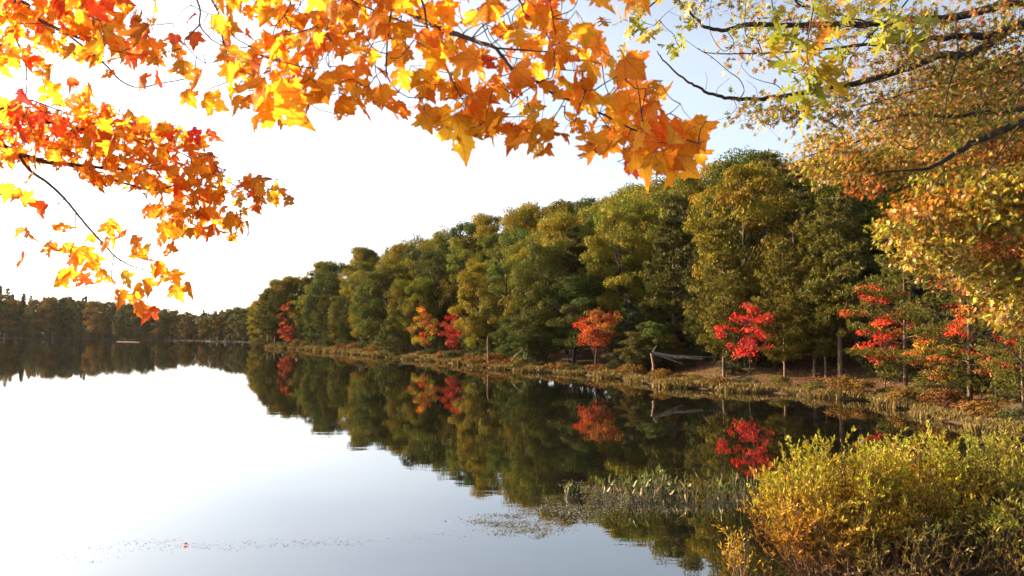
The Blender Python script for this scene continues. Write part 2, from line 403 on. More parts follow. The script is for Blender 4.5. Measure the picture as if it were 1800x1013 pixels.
# wide rounded hardwoods, unit size about 11 m high
HW = [broadleaf(10 + k, 11, R, cb, lobes, 8, 170, .15, fl, gap=0, huevar=hv, lobe_r=lr) for k, (R, cb, lobes, fl, hv, lr) in enumerate([
    (3.7, .04, 28, .72, .07, .34), (3.3, .02, 26, .8, .09, .38), (4.1, .07, 30, .65, .08, .33), (3.0, .0, 25, .85, .07, .40), (3.6, .09, 26, .7, .1, .37), (3.9, .03, 30, .6, .07, .33)])] + [broadleaf(20, 11, 3.2, .2, 17, 7, 120, .16, .7, gap=.3, huevar=.12, lobe_r=.33, irr=.2), broadleaf(21, 11, 2.5, .1, 22, 7, 150, .15, .9, gap=.1, huevar=.1, lobe_r=.4, irr=.15)]
PINES = [conifer(40, 10, 2.9, .22, .5, .6, tufts=36, bl=14, blade=.26, bw=.035), conifer(41, 10, 2.4, .10, .42, .8, tufts=32, bl=14, blade=.26, bw=.035)]
YOUNG = [conifer(44, 5, 1.9, .04, .3, 1.0, tr=.06, tufts=24, bl=14, blade=.17, bw=.024, up=.3), conifer(45, 5, 1.6, .03, .3, 1.15, tr=.06, tufts=22, bl=14, blade=.17, bw=.024, up=.25)]

OLIVE = [(.165, .145, .016), (.095, .098, .015), (.225, .172, .016), (.066, .085, .016), (.195, .132, .014), (.132, .134, .015)]
cname = ['olive', 'dark olive', 'golden olive', 'deep green', 'bronze', 'moss green']
sky_px = [(400, 560), (425, 545), (440, 515), (470, 500), (500, 492), (550, 470), (600, 450), (650, 430), (700, 400), (770, 393), (800, 390), (860, 375), (900, 362), (1000, 345), (1060, 350), (1120, 325), (1180, 320), (1230, 285), (1300, 262), (1340, 272), (1380, 288), (1420, 280), (1500, 270), (1800, 240)]
sx, sy_ = np.array(sky_px).T
SA = np.array(SHORE[3:]); seg = np.linalg.norm(np.diff(SA, axis=0), axis=1); cum = np.r_[0, np.cumsum(seg)]
def along(s, o):
    """point at arc length s and inland offset o; offset uses a smoothed normal"""
    p = np.array([np.interp(s, cum, SA[:, k]) for k in (0, 1)])
    a = np.array([np.interp(max(0, s - 12), cum, SA[:, k]) for k in (0, 1)]); b = np.array([np.interp(min(cum[-1], s + 12), cum, SA[:, k]) for k in (0, 1)])
    t = b - a; t /= np.linalg.norm(t); n = np.array([t[1], -t[0]])
    return p + n * o
rows = [('understory', 2.6, 2.6, 1.6), ('waterside', 2.0, 4.0, 1.0), ('second', 6.2, 4.6, 2.0), ('third', 12, 5.0, 2.2), ('fourth', 18, 5.2, 2.4), ('fifth', 27, 5.6, 2.6), ('rearmost', 35, 6.0, 2.8)]
ORD = ['first', 'second', 'third', 'fourth', 'fifth', 'sixth', 'seventh', 'eighth', 'ninth', 'tenth', 'eleventh', 'twelfth', 'thirteenth', 'fourteenth', 'fifteenth', 'sixteenth', 'seventeenth', 'eighteenth', 'nineteenth', 'twentieth']
def ordinal(n):
    if n >= 99: return 'hundred and ' + ordinal(n - 100) if n > 99 else 'hundredth'
    if n < 20: return ORD[n]
    t = {2: 'twenty', 3: 'thirty', 4: 'forty', 5: 'fifty', 6: 'sixty', 7: 'seventy', 8: 'eighty', 9: 'ninety'}[(n + 1) // 10]
    return t[:-1] + 'ieth' if (n + 1) % 10 == 0 else t + '-' + ORD[(n + 1) % 10 - 1]
hill = []
def bank(px, py):
    """first land point met by the sight line through this photo pixel"""
    d = ray(px, py); t = np.arange(8, 260, .15) / d[1]; q = CAM + d * t[:, None]
    h = height(q[:, 0], q[:, 1]); ok = np.where((q[:, 2] <= h + .02) & (h > -.1))[0]
    if len(ok) == 0: return G(px, py)
    g = q[ok[0]].copy(); g[2] = max(h[ok[0]], .03); return g
FP = [(bank(a, b), a, w) for a, b, w in [(1046, 657, 50), (1315, 676, 52), (795, 632, 32), (747, 629, 32), (503, 611, 16), (683, 628, 26), (1105, 652, 42), (1478, 668, 60), (1452, 664, 40), (1432, 664, 60), (1272, 662, 45), (1380, 668, 45), (1592, 690, 60), (1705, 705, 60), (1556, 690, 40)]]
def clear(p, px, w=1.):
    for g, a, hw in FP:
        if abs(px - a) < hw * w and p[1] < g[1] + 1.2: return False
        v = np.array(p) - g[:2]; al = v[0] * sd.x / math.cos(SUN_EL) + v[1] * sd.y / math.cos(SUN_EL); pe = abs(v[0] * sd.y - v[1] * sd.x) / math.cos(SUN_EL)
        if 0 < al < 11 and pe < 2.3: return False
    return True
KEEP = [(1320, 60, 0), (1030, 62, 0), (1105, 55, 0), (790, 50, 0), (745, 40, 0), (683, 40, 0), (503, 22, 0)]   # featured trees stand clear at the waterside
for ri, (rn, off, step, jit) in enumerate(rows):
    s = 6 + rs.rand() * 3
    while s < cum[-1] + 1:
        o = off + rs.normal() * jit * .4
        if s > cum[-1] - 22: o = min(o, 3 + (cum[-1] - s) * .8 + 2)
        p = along(min(s + rs.normal() * .8, cum[-1]), o); D = p[1]
        z = float(height(p[0], p[1])); px, py = to_px([p[0], p[1], z])
        st = step * rs.uniform(.8, 1.2)
        s += st
        if z < .1 or px > 1800: continue
        if not clear(p, px, 1. if ri else .7): continue
        if px > 1345 and D < 50 - (ri == 0) * 2: continue
        tpy = np.interp(px, sx, sy_)
        ztop = P(px, tpy, D)[2]
        Hmax = ztop - z
        if ri == 0: H = rs.uniform(2.6, 5.0)
        elif ri == 1: H = rs.uniform(7.5, 11.5)
        elif ri == 2: H = rs.uniform(10.5, 13.5)
        elif ri == 3: H = rs.uniform(11.5, 14.5)
        else: H = rs.uniform(10, 13)
        H = min(H, Hmax * rs.uniform(.93, 1.02))
        if ri >= 4: H = min(Hmax, 17.5) * rs.uniform(.96, 1.02)
        if H < 3: continue
        k = rs.randint(len(HW)); ci = rs.choice(6, p=[.28, .2, .16, .16, .06, .14])
        if ri >= 4 and rs.rand() < .15: ci = 4
        if ri == 0: ci = rs.choice([1, 3])
        c = np.array(OLIVE[ci]) * rs.uniform(.72, 1.25)
        sc_ = H / 11.; wsc = min(sc_, 1.2) * (rs.uniform(.74, 1.0) if ri < 4 else rs.uniform(.95, 1.18)) if H > 8 else sc_ * (1.15 if ri else 1.4)
        pine = rs.rand() < ((.2 if px < 1120 else .45) if ri < 4 else (.05 if px < 1120 else .15))
        if pine and ri >= 3: H = min(H * 1.02, 16)
        if pine:
            e = make_tree('pine_tree', PINES[rs.randint(2)], (p[0], p[1], z - .1), H / 10, rs.rand() * 6.28, np.array((.075, .075, .017)) * rs.uniform(.55, 1.3), H / 10)
            cn = 'dark green pine'
        else:
            e = make_tree('broadleaf_tree', HW[k], (p[0], p[1], z - .1), wsc, rs.rand() * 6.28, c, sc_); cn = cname[ci] + ' broadleaf tree'
        hill.append((rn, px, e, cn, 'pine' if pine else 'tree'))
# thicket closing the gaps under the inner crowns
rt_ = np.random.RandomState(55)
for rn, off in (('outer thicket', 8.5), ('inner thicket', 16.5)):
    s = 8.
    while s < cum[-1] - 2:
        p = along(s, off + rt_.normal() * .8); s += rt_.uniform(2.2, 3.4); z = float(height(p[0], p[1])); px, py = to_px([p[0], p[1], z])
        if z < .1 or px > 1340 or not clear(p, px, .3): continue
        H = rt_.uniform(3, 5); k = rt_.randint(6)
        e = make_tree('sapling', HW[k], (p[0], p[1], z - .15), H / 11 * 1.3, rt_.rand() * 6.28, np.array(OLIVE[[1, 3][k % 2]]) * rt_.uniform(.7, 1.1), H / 11)
        hill.append((rn, px, e, ['dark olive', 'deep green'][k % 2] + ' sapling', 'sapling'))
for px, py, H in [(441, 610, 8.2), (452, 610.5, 9.4), (470, 611, 10.2), (492, 612, 9.5), (458, 609, 10.6)]:
    g = G(px, py); g[1] += 2.5; g[0] += .6; z = max(.2, float(height(g[0], g[1]))); k = rs.randint(6)
    e = make_tree('broadleaf_tree', HW[k], (g[0], g[1], z - .1), H / 11, rs.rand() * 6, np.array(OLIVE[k % 3]), H / 11); hill.append(('tip', px, e, cname[k % 3] + ' broadleaf tree', 'tree'))
for rn in sorted(set(h[0] for h in hill)):
    L = sorted([h for h in hill if h[0] == rn], key=lambda h: h[1])
    for k, (_, px, e, cn, cat) in enumerate(L):
        tag(e, f'{cn} on the wooded hill, {ordinal(k)} from the point in its {rn} row', cat, f'trees of the {rn} row on the wooded hill')

# ------------------------------------------------------------------ far shore wood
FT = [broadleaf(60 + k, 10, 2.8, .0, 14, 5, 100, .30, .8, trunk_r=.1, lobe_r=.42) for k in range(3)] + [conifer(64, 10, 1.8, .05, .6, 1.1, tufts=12, bl=9, blade=.42, bw=.08)]
fs = np.array([tuple(G(*p)[:2]) for p in [(440, 602.5), (400, 601.5), (300, 599), (200, 597), (100, 595.5), (0, 595), (-120, 595)]])
fcum = np.r_[0, np.cumsum(np.linalg.norm(np.diff(fs, axis=0), axis=1))]
ftop = ([-100, 0, 30, 60, 100, 150, 200, 240, 300, 340, 380, 430, 470], [505, 508, 514, 524, 520, 524, 531, 534, 544, 548, 547, 538, 540])
farlist = []
for ri, (rn, off) in enumerate([('front', 2.5), ('middle', 8), ('rear', 15), ('back', 23), ('last', 32)]):
    s = 0.
    while s < fcum[-1]:
        p = np.array([np.interp(s, fcum, fs[:, k]) for k in (0, 1)]) + np.array([.1, 1.]) * (off + rs.normal() * 1.2)
        s += rs.uniform(2.6, 4.2) * (1 + ri * .3)
        z = max(.2, float(height(p[0], p[1]))); px, py = to_px([p[0], p[1], z])
        if px > 480: continue
        H = (P(px, np.interp(px, *ftop), p[1])[2] - z) * rs.uniform(.78 if ri < 2 else .88, 1.02)
        k = rs.choice(4, p=[.25, .22, .23, .30]); sc_ = H / 10
        if rs.rand() < .3: sc_ *= rs.uniform(.65, .9)
        if k == 3 and rs.rand() < .4: sc_ *= 1.1
        col = np.array([(.11, .10, .032), (.16, .10, .03), (.08, .08, .03), (.05, .06, .026)][k]) * rs.uniform(.7, 1.2)
        e = make_tree('broadleaf_tree' if k < 3 else 'conifer_tree', FT[k], (p[0], p[1], z - .2), sc_, rs.rand() * 6.28, col, sc_)
        farlist.append((rn, px, e, ['dull green tree', 'russet tree', 'dark green tree', 'narrow dark conifer'][k]))
s = 0.
while s < fcum[-1]:
    p = np.array([np.interp(s, fcum, fs[:, k]) for k in (0, 1)]) + np.array([0, .6 + rs.rand()]); s += rs.uniform(1.5, 2.6)
    px, py = to_px([p[0], p[1], 0]); k = rs.randint(3); sc_ = rs.uniform(.15, .32)
    farlist.append(('waterline', px, make_tree('shore_shrub', FT[k], (p[0], p[1], 0), sc_, rs.rand() * 6, np.array((.06, .05, .022)) * rs.uniform(.6, 1.4), sc_), 'brownish shrub'))
for rn in ('waterline', 'front', 'middle', 'rear', 'back', 'last'):
    L = sorted([h for h in farlist if h[0] == rn], key=lambda h: h[1])
    for k, (_, px, e, cn) in enumerate(L):
        tag(e, f'{cn} across the lake, {ordinal(k)} from the photo edge in the {rn} row', 'tree', 'trees of the far shore')

# ------------------------------------------------------------------ featured waterside trees
def on_bank(px, py, Hpx, dz=0):
    g = G(px, py); D = g[1]; g[2] = max(.05, float(height(g[0], g[1]))); 
    return g, Hpx / F * D
def feat(name, meshes, unit, px, py, top, width_scale, col, label, cat='tree', rz=0., group=None):
    g = bank(px, py)
    H = P(px, top, g[1])[2] - g[2]
    e = make_tree(name, meshes, (g[0], g[1], g[2] - .05), H / unit * width_scale, rz, col, H / unit)
    tag(e, label, cat, group); return e
RED = (.62, .035, .02); 
m_or = broadleaf(80, 5, 2.2, .28, 17, 8, 50, .12, .75, trunk_r=.11, gap=.15, huevar=.16, lobe_r=.34, gvar=.4, irr=.22, tilt=.08)
feat('maple_tree', m_or, 5, 1046, 657, 542, .95, (.36, .085, .024), 'rounded orange maple leaning over the water, the largest orange tree at the waterline', rz=1.)
m_red = broadleaf(81, 5, 1.7, .22, 20, 6, 34, .11, .7, trunk_r=.045, gap=.1, tilt=.03, huevar=.2, lobe_r=.36, gvar=.5, irr=.3)
feat('maple_tree', m_red, 5, 1315, 676, 532, 1.0, (.42, .035, .028), 'scarlet sapling maple with open tiers before the dark pines', rz=2.)
m_red2 = broadleaf(82, 5, 1.9, .12, 16, 7, 45, .13, .7, trunk_r=.06, gap=.15, huevar=.2, lobe_r=.36, gvar=.6, irr=.3)
feat('maple_tree', m_red2, 5, 795, 632, 545, .75, (.38, .038, .024), 'crimson maple beside the yellow-orange tree at the waterline', rz=.5)
feat('maple_tree', m_red2, 5, 747, 629, 540, .8, (.40, .17, .025), 'yellow-orange maple beside the crimson one at the waterline', rz=2.6)
m_col = broadleaf(83, 5, 1.3, .06, 12, 8, 50, .17, .7, trunk_r=.06, gap=.4, huevar=.2, gvar=.7, irr=.3)
feat('maple_tree', m_col, 5, 503, 611, 530, .75, (.26, .06, .02), 'tall narrow red maple near the tip of the wooded point', rz=.2)
feat('maple_tree', m_red2, 5, 508, 611, 572, 1.1, (.42, .075, .025), 'low rounded red maple at the foot of the narrow one', rz=4)
feat('conifer_tree', YOUNG[0], 5, 683, 628, 553, 1.0, (.085, .095, .022), 'small bright green conifer on the bank between olive trees', 'conifer')
feat('conifer_tree', YOUNG[1], 5, 1105, 652, 518, 1.15, (.035, .052, .020), 'dark green young pine beside the rounded orange maple', 'conifer')
PT = conifer(46, 12, 3.2, .24, .42, .55, tr=.15, tufts=36, bl=14, blade=.26, bw=.034, up=.18)
PT2 = conifer(47, 12, 3.0, .14, .42, .5, tr=.11, tufts=36, bl=14, blade=.26, bw=.034)
PG = (.115, .105, .018)
feat('pine_tree', PT, 12, 1478, 668, 340, .95, PG, 'tall pine with straight reddish trunk on the leaf-covered bank', 'pine', .4)
feat('pine_tree', PT2, 12, 1452, 664, 395, .8, PG, 'slimmer pine close behind the tall red-trunked pine', 'pine', 1.4)
feat('pine_tree', PT2, 12, 1432, 662, 375, .95, (.135, .115, .018), 'bushy pine with leaning grey base beside the tall pine', 'pine', 3.)
feat('pine_tree', PT2, 12, 1272, 662, 378, .85, (.135, .115, .018), 'pine with slim pinkish trunk behind the scarlet sapling', 'pine', 5.)
feat('pine_tree', PT2, 12, 1380, 668, 420, .95, (.135, .115, .018), 'yellow-green pine between the scarlet sapling and the tall pine', 'pine', 2.)
PW = conifer(48, 8, 3.6, .12, .6, .45, tr=.13, tufts=62, bl=15, blade=.2, bw=.026, up=.05, droop=.02, nb=4)
feat('pine_tree', PW, 8, 1592, 690, 455, .95, (.12, .115, .020), 'low spreading pine in flat layers beside the cove', 'pine', .9)
feat('pine_tree', PW, 8, 1705, 705, 430, .95, (.11, .10, .02), 'dark-trunked pine with horizontal boughs under the oak', 'pine', 2.3)
feat('pine_tree', PW, 8, 1800, 725, 560, 1.1, (.12, .12, .02), 'bright green low pine where the bank meets the photo edge', 'pine', 4.)
feat('pine_tree', YOUNG[0], 5, 1625, 712, 655, 2.0, (.13, .13, .02), 'squat bright green pine seedling at the cove edge', 'pine', 1.)
m_rr = broadleaf(84, 6, 2.1, .12, 19, 7, 36, .12, .6, trunk_r=.05, gap=.15, huevar=.2, gvar=.6, irr=.35, lobe_r=.34)
feat('maple_tree', m_rr, 6, 1556, 690, 500, .95, (.42, .048, .025), 'red maple showing through the low spreading pine', rz=1.)
feat('maple_tree', m_rr, 6, 1752, 712, 500, 1.0, (.38, .065, .024), 'orange-red maple behind the dark-trunked pine', rz=3.3)
feat('maple_tree', m_rr, 6, 1648, 708, 575, 1.2, (.36, .12, .025), 'orange maple low between the two layered pines', rz=5.)
# the wooded bank behind the right-hand trees
bk = 0; blist = []
blab = ['golden', 'olive', 'green', 'bronze', 'dark green', 'russet']
for (px, py, top, ci) in [(1500, 640, 300, 3), (1560, 640, 270, 1), (1620, 645, 230, 0), (1690, 650, 200, 2), (1770, 655, 180, 0), (1850, 660, 200, 1), (1540, 655, 400, 3), (1650, 665, 380, 5), (1740, 668, 400, 0), (1830, 675, 420, 2)]:
    D = 60 + 4 * math.sin(px); p = P(px, 600, D); z = float(height(p[0], p[1])); H = P(px, top, D)[2] - z
    e = make_tree('broadleaf_tree', HW[bk % 6], (p[0], p[1], z - .1), H / 11, px, np.array(OLIVE[ci]), H / 11)
    blist.append(e)
    tag(e, f'{blab[ci]} broadleaf tree on the bank behind the cove pines, {ordinal(bk)} of its group', 'tree', 'trees behind the cove pines'); bk += 1

# dark saplings filling the floor between the cove trees
rq = np.random.RandomState(77); ul = []
for k in range(105):
    px = rq.uniform(1120, 1860) if k < 70 else rq.uniform(1060, 1420); g = bank(px, np.interp(px, [1090, 1157, 1236, 1295, 1461, 1563, 1661, 1860], [665, 676, 682, 685, 690, 700, 712, 730])); D = g[1] + (rq.uniform(2.2, 9) * (1 if not 1385 < px < 1530 else 1.5) if k < 70 else rq.uniform(1.6, 4.5)); p = P(px, 600, D); z = float(height(p[0], p[1])); H = rq.uniform(1.2, 3.6)
    if z < .1 or not clear(p[:2], px, .25): continue
    yp = rq.rand() < .5
    e = make_tree('young_pine' if yp else 'sapling', YOUNG[k % 2] if yp else HW[k % 6], (p[0], p[1], z - .05), H / (5 if yp else 11) * 1.25, px, np.array((.05, .055, .016) if yp else (.075, .06, .014)) * rq.uniform(.7, 1.4), H / (5 if yp else 11)); ul.append((px, e, 'young pine' if yp else 'leafy sapling'))
ul.sort(key=lambda a: a[0])
for k, (px, e, n_) in enumerate(ul): tag(e, f'dark {n_} under the cove trees, {ordinal(k)} counting from the scarlet maple', 'sapling', 'saplings under the cove trees')

# ------------------------------------------------------------------ shoreline shrubs and grass
def shrub_mesh(seed, R, H, n, leaf, asp=.5, mat=None):
    r = np.random.RandomState(seed); tb = Tubes(); ends = []
    for k in range(26):
        az = r.rand() * 6.28; rr = R * math.sqrt(r.rand()); e = np.array([rr * math.cos(az), rr * math.sin(az), H * (1 - .45 * (rr / R) ** 2) * r.uniform(.7, 1.)])
        tb.add(smooth_line([e * [.15, .15, -.05], e * [.6, .6, .55], e], 3), np.linspace(.02, .006, 7)[:7], 3); ends.append(e)
    ends = np.array(ends); c = ends[r.randint(len(ends), size=n)]
    d = rdir(r, n); pos = c + d * np.array([R * .3, R * .3, H * .22]) * (r.rand(n)[:, None] ** .4); pos[:, 2] = np.abs(pos[:, 2]) + .03
    t = (1 + r.normal(size=(n, 1)) * .18) * np.ones((n, 3)); h = r.normal(size=n) * .12; t *= np.stack([1 + h, 1 - h * .2, 1 - h * .4], -1)
    Vv, Q, C = kites(r, pos, nrm(d + r.normal(size=(n, 3)) * .6 + [0, 0, .3]), leaf * r.uniform(.6, 1.3, n), np.clip(t, .3, 2), asp)
    return tb.mesh('stems', M_STEM), mk_mesh('foliage', Vv, [Q], mat or M_LEAF, C)
SHR = [shrub_mesh(90 + k, .9, h, 1500, .13) for k, h in enumerate([.9, 1.2, .7])]
scol = [((.16, .085, .02), 'golden brown'), ((.12, .10, .02), 'yellow-green'), ((.16, .065, .02), 'rust orange'), ((.06, .065, .018), 'dull green')]
sl_ = []
s = 0.
SB = np.array(SHORE[1:]); sseg = np.r_[0, np.cumsum(np.linalg.norm(np.diff(SB, axis=0), axis=1))]
while s < sseg[-1]:
    p = np.array([np.interp(s, sseg, SB[:, k]) for k in (0, 1)])
    q = np.array([np.interp(min(s + 2, sseg[-1]), sseg, SB[:, k]) for k in (0, 1)]); t = q - p
    if np.linalg.norm(t) < 1e-6: break
    t /= np.linalg.norm(t); p = p + np.array([t[1], -t[0]]) * rs.uniform(.3, 1.8)
    sclr = np.interp(p[1], [20, 45, 140], [.55, .75, 1.3])
    s += rs.uniform(1.2, 3.0) * sclr
    z = float(height(p[0], p[1])); px, py = to_px([p[0], p[1], z])
    k = rs.randint(3); ci = rs.choice(4, p=[.35, .3, .15, .2])
    e = bpy.data.objects.new('shore_shrub', None); COL.objects.link(e); e.location = (p[0], p[1], z - .05)
    hh = sclr * rs.uniform(.7, 1.15); e.scale = (hh * 1.2, hh * 1.2, hh * .95); e.rotation_euler = (0, 0, rs.rand() * 6.28)
    link('stems', SHR[k][0], e); f = link('foliage', SHR[k][1], e); f.color = (*(np.array(scol[ci][0]) * rs.uniform(.8, 1.2)), 1)
    sl_.append((px, e, scol[ci][1]))
sl_.sort(key=lambda a: a[0])
for k, (px, e, cn) in enumerate(sl_):
    tag(e, f'low {cn} shrub at the water edge, {ordinal(k)} counting from the wooded point', 'shrub', 'low shrubs along the wooded shore')

def grass_strip(name, poly, n, h, seed, cols, inland=(-.3, 1.6), label=None):
    r = np.random.RandomState(seed); cu = np.r_[0, np.cumsum(np.linalg.norm(np.diff(poly, axis=0), axis=1))]
    s = r.rand(n) * cu[-1]; s = (np.round(s / .7) * .7 + r.normal(size=n) * .14)
    p = np.stack([np.interp(s, cu, poly[:, k]) for k in (0, 1)], -1)
    q = np.stack([np.interp(s + .5, cu, poly[:, k]) for k in (0, 1)], -1); t = nrm(q - p + 1e-6)
    off = inland[0] + (inland[1] - inland[0]) * r.rand(n) + .4 * np.sin(s * 1.3)
    p = p + np.stack([t[:, 1], -t[:, 0]], -1) * off[:, None]
    z = np.maximum(height(p[:, 0], p[:, 1]), -.02)
    hs = h * r.uniform(.5, 1.2, n) * (.7 + .3 * np.sin(s * .9) * np.sin(s * .37)) * np.interp(p[:, 1], [15, 40, 140], [.7, 1, 1.7]); w = .014 * np.interp(p[:, 1], [15, 40, 140], [.8, 1, 2.6])
    az = r.rand(n) * 6.28; sd_ = np.stack([np.cos(az), np.sin(az), 0 * az], -1) * w[:, None]
    ln = r.normal(size=(n, 3)) * .3 * hs[:, None]; ln[:, 2] = 0
    b = np.column_stack([p, z]); up = np.array([0, 0, 1.])
    Vv = np.stack([b - sd_, b + sd_, b + ln * .4 + up * hs[:, None] * .6 + sd_ * .8, b + ln + up * hs[:, None]], 1)
    c = np.array(cols)[r.randint(len(cols), size=n)] * r.uniform(.7, 1.2, (n, 1))
    o = link(name, mk_mesh(name, Vv.reshape(-1, 3), [np.arange(n * 4).reshape(-1, 4)], M_GRASS, np.repeat(c, 4, 0)))
    tag(o, label, 'grass', kind='stuff'); return o
grass_strip('shore_grass', np.array(SHORE[1:]), 70000, .42, 5, [(.20, .12, .025), (.14, .10, .02), (.09, .085, .016), (.24, .15, .035), (.08, .05, .015)], (-.2, 1.1), label='golden brown sedge and grass fringing the wooded shore')

# fallen leaves on the open bank
def litter():
    r = np.random.RandomState(3); n = 26000
    s = r.rand(n) * 34; o = r.uniform(.8, 12, n)
    SC = np.array(SHORE[4:]); cu = np.r_[0, np.cumsum(np.linalg.norm(np.diff(SC, axis=0), axis=1))]
    p = np.stack([np.interp(s, cu, SC[:, k]) for k in (0, 1)], -1) + np.stack([.85 * o, .5 * o], -1)
    z = height(p[:, 0], p[:, 1]) + .02
    c = np.array([(.42, .16, .04), (.3, .1, .03), (.5, .24, .06), (.2, .08, .03)])[r.randint(4, size=n)] * r.uniform(.5, .95, (n, 1))
    Vv, Q, C = kites(r, np.column_stack([p, z]), nrm(r.normal(size=(n, 3)) * .4 + [0, 0, 1]), .1 * r.uniform(.6, 1.3, n), c)
    o = link('leaf_litter', mk_mesh('leaf_litter', Vv, [Q], M_LEAF, C)); tag(o, 'rusty fallen leaves strewn on the bank under the pines', 'leaf litter', kind='stuff')
litter()

# ------------------------------------------------------------------ dead wood on the bank
def dead(name, lines, label, cat, mat=M_DEAD):
    """lines: list of (px,py,z offset...) traced polylines at given depth: [(pts[(px,py)], D, r0, r1)]"""
    tb = Tubes(); r = np.random.RandomState(len(label))
    base = P(lines[0][0][0][0], lines[0][0][0][1], lines[0][1])
    for pts, D, r0, r1 in lines:
        Ds = np.linspace(D, D + (lines[0][1] * .01), len(pts)); q = np.array([P(a, b, d) for (a, b), d in zip(pts, Ds)]) - base
        q = smooth_line(q, 3); q += r.normal(size=q.shape) * r0 * .12; tb.add(q, np.linspace(r0, r1, len(q)), 6)
    o = link(name, tb.mesh(name, mat), loc=base); tag(o, label, cat); return o
dead('fallen_log', [([(1146, 620), (1165, 624), (1190, 629), (1212, 630), (1235, 631)], 50, .13, .05), ([(1146, 620), (1170, 629), (1185, 635), (1200, 640)], 49.8, .09, .03), ([(1165, 624), (1200, 626), (1245, 628), (1270, 626)], 50.5, .05, .015), ([(1146, 622), (1150, 614), (1154, 608)], 49.9, .06, .015)], 'bleached fallen trunk with forked limbs lying beside the scarlet sapling', 'fallen tree')
dead('tree_stump', [([(1149, 652), (1148, 642), (1146, 628), (1144, 622)], 49.4, .1, .05)], 'broken dark stump propping the bleached fallen trunk', 'stump', M_PBARK)
dead('dead_tree', [([(926, 632), (928, 618), (926, 605), (923, 600)], 66, .10, .05), ([(927, 615), (915, 618), (903, 628), (898, 636)], 66, .05, .015)], 'short grey snag with a drooping limb on the dark shore', 'dead tree')
dead('dead_tree', [([(858, 641), (858, 625), (857, 608), (858, 592)], 71, .11, .07), ([(858, 641), (868, 645), (880, 647)], 70.8, .08, .03)], 'grey straight trunk standing at the dark shore', 'dead tree', M_PBARK)
dead('fallen_branch', [([(700, 640), (720, 641), (745, 644)], 78, .07, .02)], 'thin branch lying along the water edge below the conifer', 'branch')
for a, b, l in [((72, 585, 110), 1, 'thin log floating off the far shore, the one nearer the photo edge'), ((205, 593, 245), 2, 'thin log floating off the far shore, the one nearer the point')]:
    q0 = G(a[0], a[1] + 8); q1 = G(a[2], a[1] + 9)
    tb = Tubes(); tb.add(smooth_line([q0 * 0, (q1 - q0) * .5 + [0, 0, .05], q1 - q0], 3), [.07] * 7, 6)
    o = link('floating_log', tb.mesh('floating_log', M_PBARK), loc=q0 + [0, 0, .06]); tag(o, l, 'log', 'logs off the far shore')

# ------------------------------------------------------------------ near shrubs in the shallows
def big_shrub(name, cx, D, R, H, n, seed, label, cols, ncl=170, lean=(0, 0)):
    r = np.random.RandomState(seed); base = P(cx, 700, D); base[2] = 0
    e = bpy.data.objects.new(name, None); COL.objects.link(e); e.location = base
    tb = Tubes(); tipsP, tipsD = [], []
    for k in range(ncl):
        az = r.rand() * 6.28; rr = math.sqrt(r.rand()); zz = H * (1 - .62 * rr ** 2.6) * r.uniform(.86, 1.06)
        b0 = np.array([R * .42 * rr * math.cos(az), R * .42 * rr * math.sin(az), -.1]); e1 = np.array([R * rr * math.cos(az) + lean[0] * zz, R * rr * math.sin(az) + lean[1] * zz, zz])
        mid = b0 * .45 + e1 * .55 + [0, 0, -.06] + r.normal(size=3) * .07
        st = smooth_line([b0, mid, e1], 5); tb.add(st, np.linspace(.009, .003, len(st)), 4)
        if r.rand() < .12: e1 = e1 + (e1 - b0) * r.uniform(.06, .16)
        for q in range(7):   # side twigs
            u = r.uniform(.3, 1.0); i_ = u * (len(st) - 1); a = np.array([np.interp(i_, np.arange(len(st)), st[:, j]) for j in range(3)])
            dv = nrm(r.normal(size=3) * [1, 1, .4] + [0, 0, .95] + (e1 - b0) * .25); L = r.uniform(.14, .36)
            tip = a + dv * L; tb.add(np.array([a, (a + tip) / 2 + r.normal(size=3) * .012, tip]), [.003, .002, .0015], 3)
            tipsP.append((a, tip))
        tipsP.append((st[-4], st[-1]))
    A = np.array([t[0] for t in tipsP]); B = np.array([t[1] for t in tipsP])
    k = r.randint(len(A), size=n); u = r.rand(n) ** .7; pos = A[k] * (1 - u[:, None]) + B[k] * u[:, None]
    ax_ = nrm(B - A)[k]; out = nrm(rdir(r, n) - ax_ * .0)
    ya = nrm(ax_ * .8 + out * .75 + [0, 0, .15]); xa = nrm(np.cross(ya, rdir(r, n))); za = np.cross(xa, ya)
    tv = np.array([[0, 0, 0], [.15, .45, .03], [.1, .75, .02], [0, 1, -.06], [-.1, .75, .02], [-.15, .45, .03], [0, .5, -.02]])
    tf = np.array([[0, 1, 6], [1, 2, 6], [2, 3, 6], [3, 4, 6], [4, 5, 6], [5, 0, 6]])
    Vv, T = place_templates(tv, tf, pos, xa, ya, za, .068 * r.uniform(.55, 1.25, n))
    zt = np.clip(pos[:, 2] / H, 0, 1); cols = np.array(cols); pick = r.rand(n)
    # greener tips; lower leaves russet, darkened to paint shade into the colour
    w = np.clip(zt + r.normal(size=n) * .22, 0, .999); idx = (w * len(cols)).astype(int)
    c = cols[idx] * r.uniform(.7, 1.25, (n, 1))
    patch = np.sin(pos[:, 0] * 3 + seed) * np.sin(pos[:, 1] * 4.1 + 2) * .12
    c = c * np.stack([1 + patch, 1 - patch * .5, 1 + 0 * patch], -1)
    link('stems', tb.mesh('stems', M_STEM), e)
    f = link('foliage', mk_mesh('foliage', Vv, [T], M_BUSH, np.repeat(np.clip(c, 0.005, 1), 7, 0), True), e)
    tag(e, label, 'shrub', 'leafy shrubs in the shallows'); return e
BC = [(.13, .05, .018), (.25, .10, .018), (.38, .19, .018), (.45, .28, .018), (.39, .30, .02), (.27, .27, .022)]
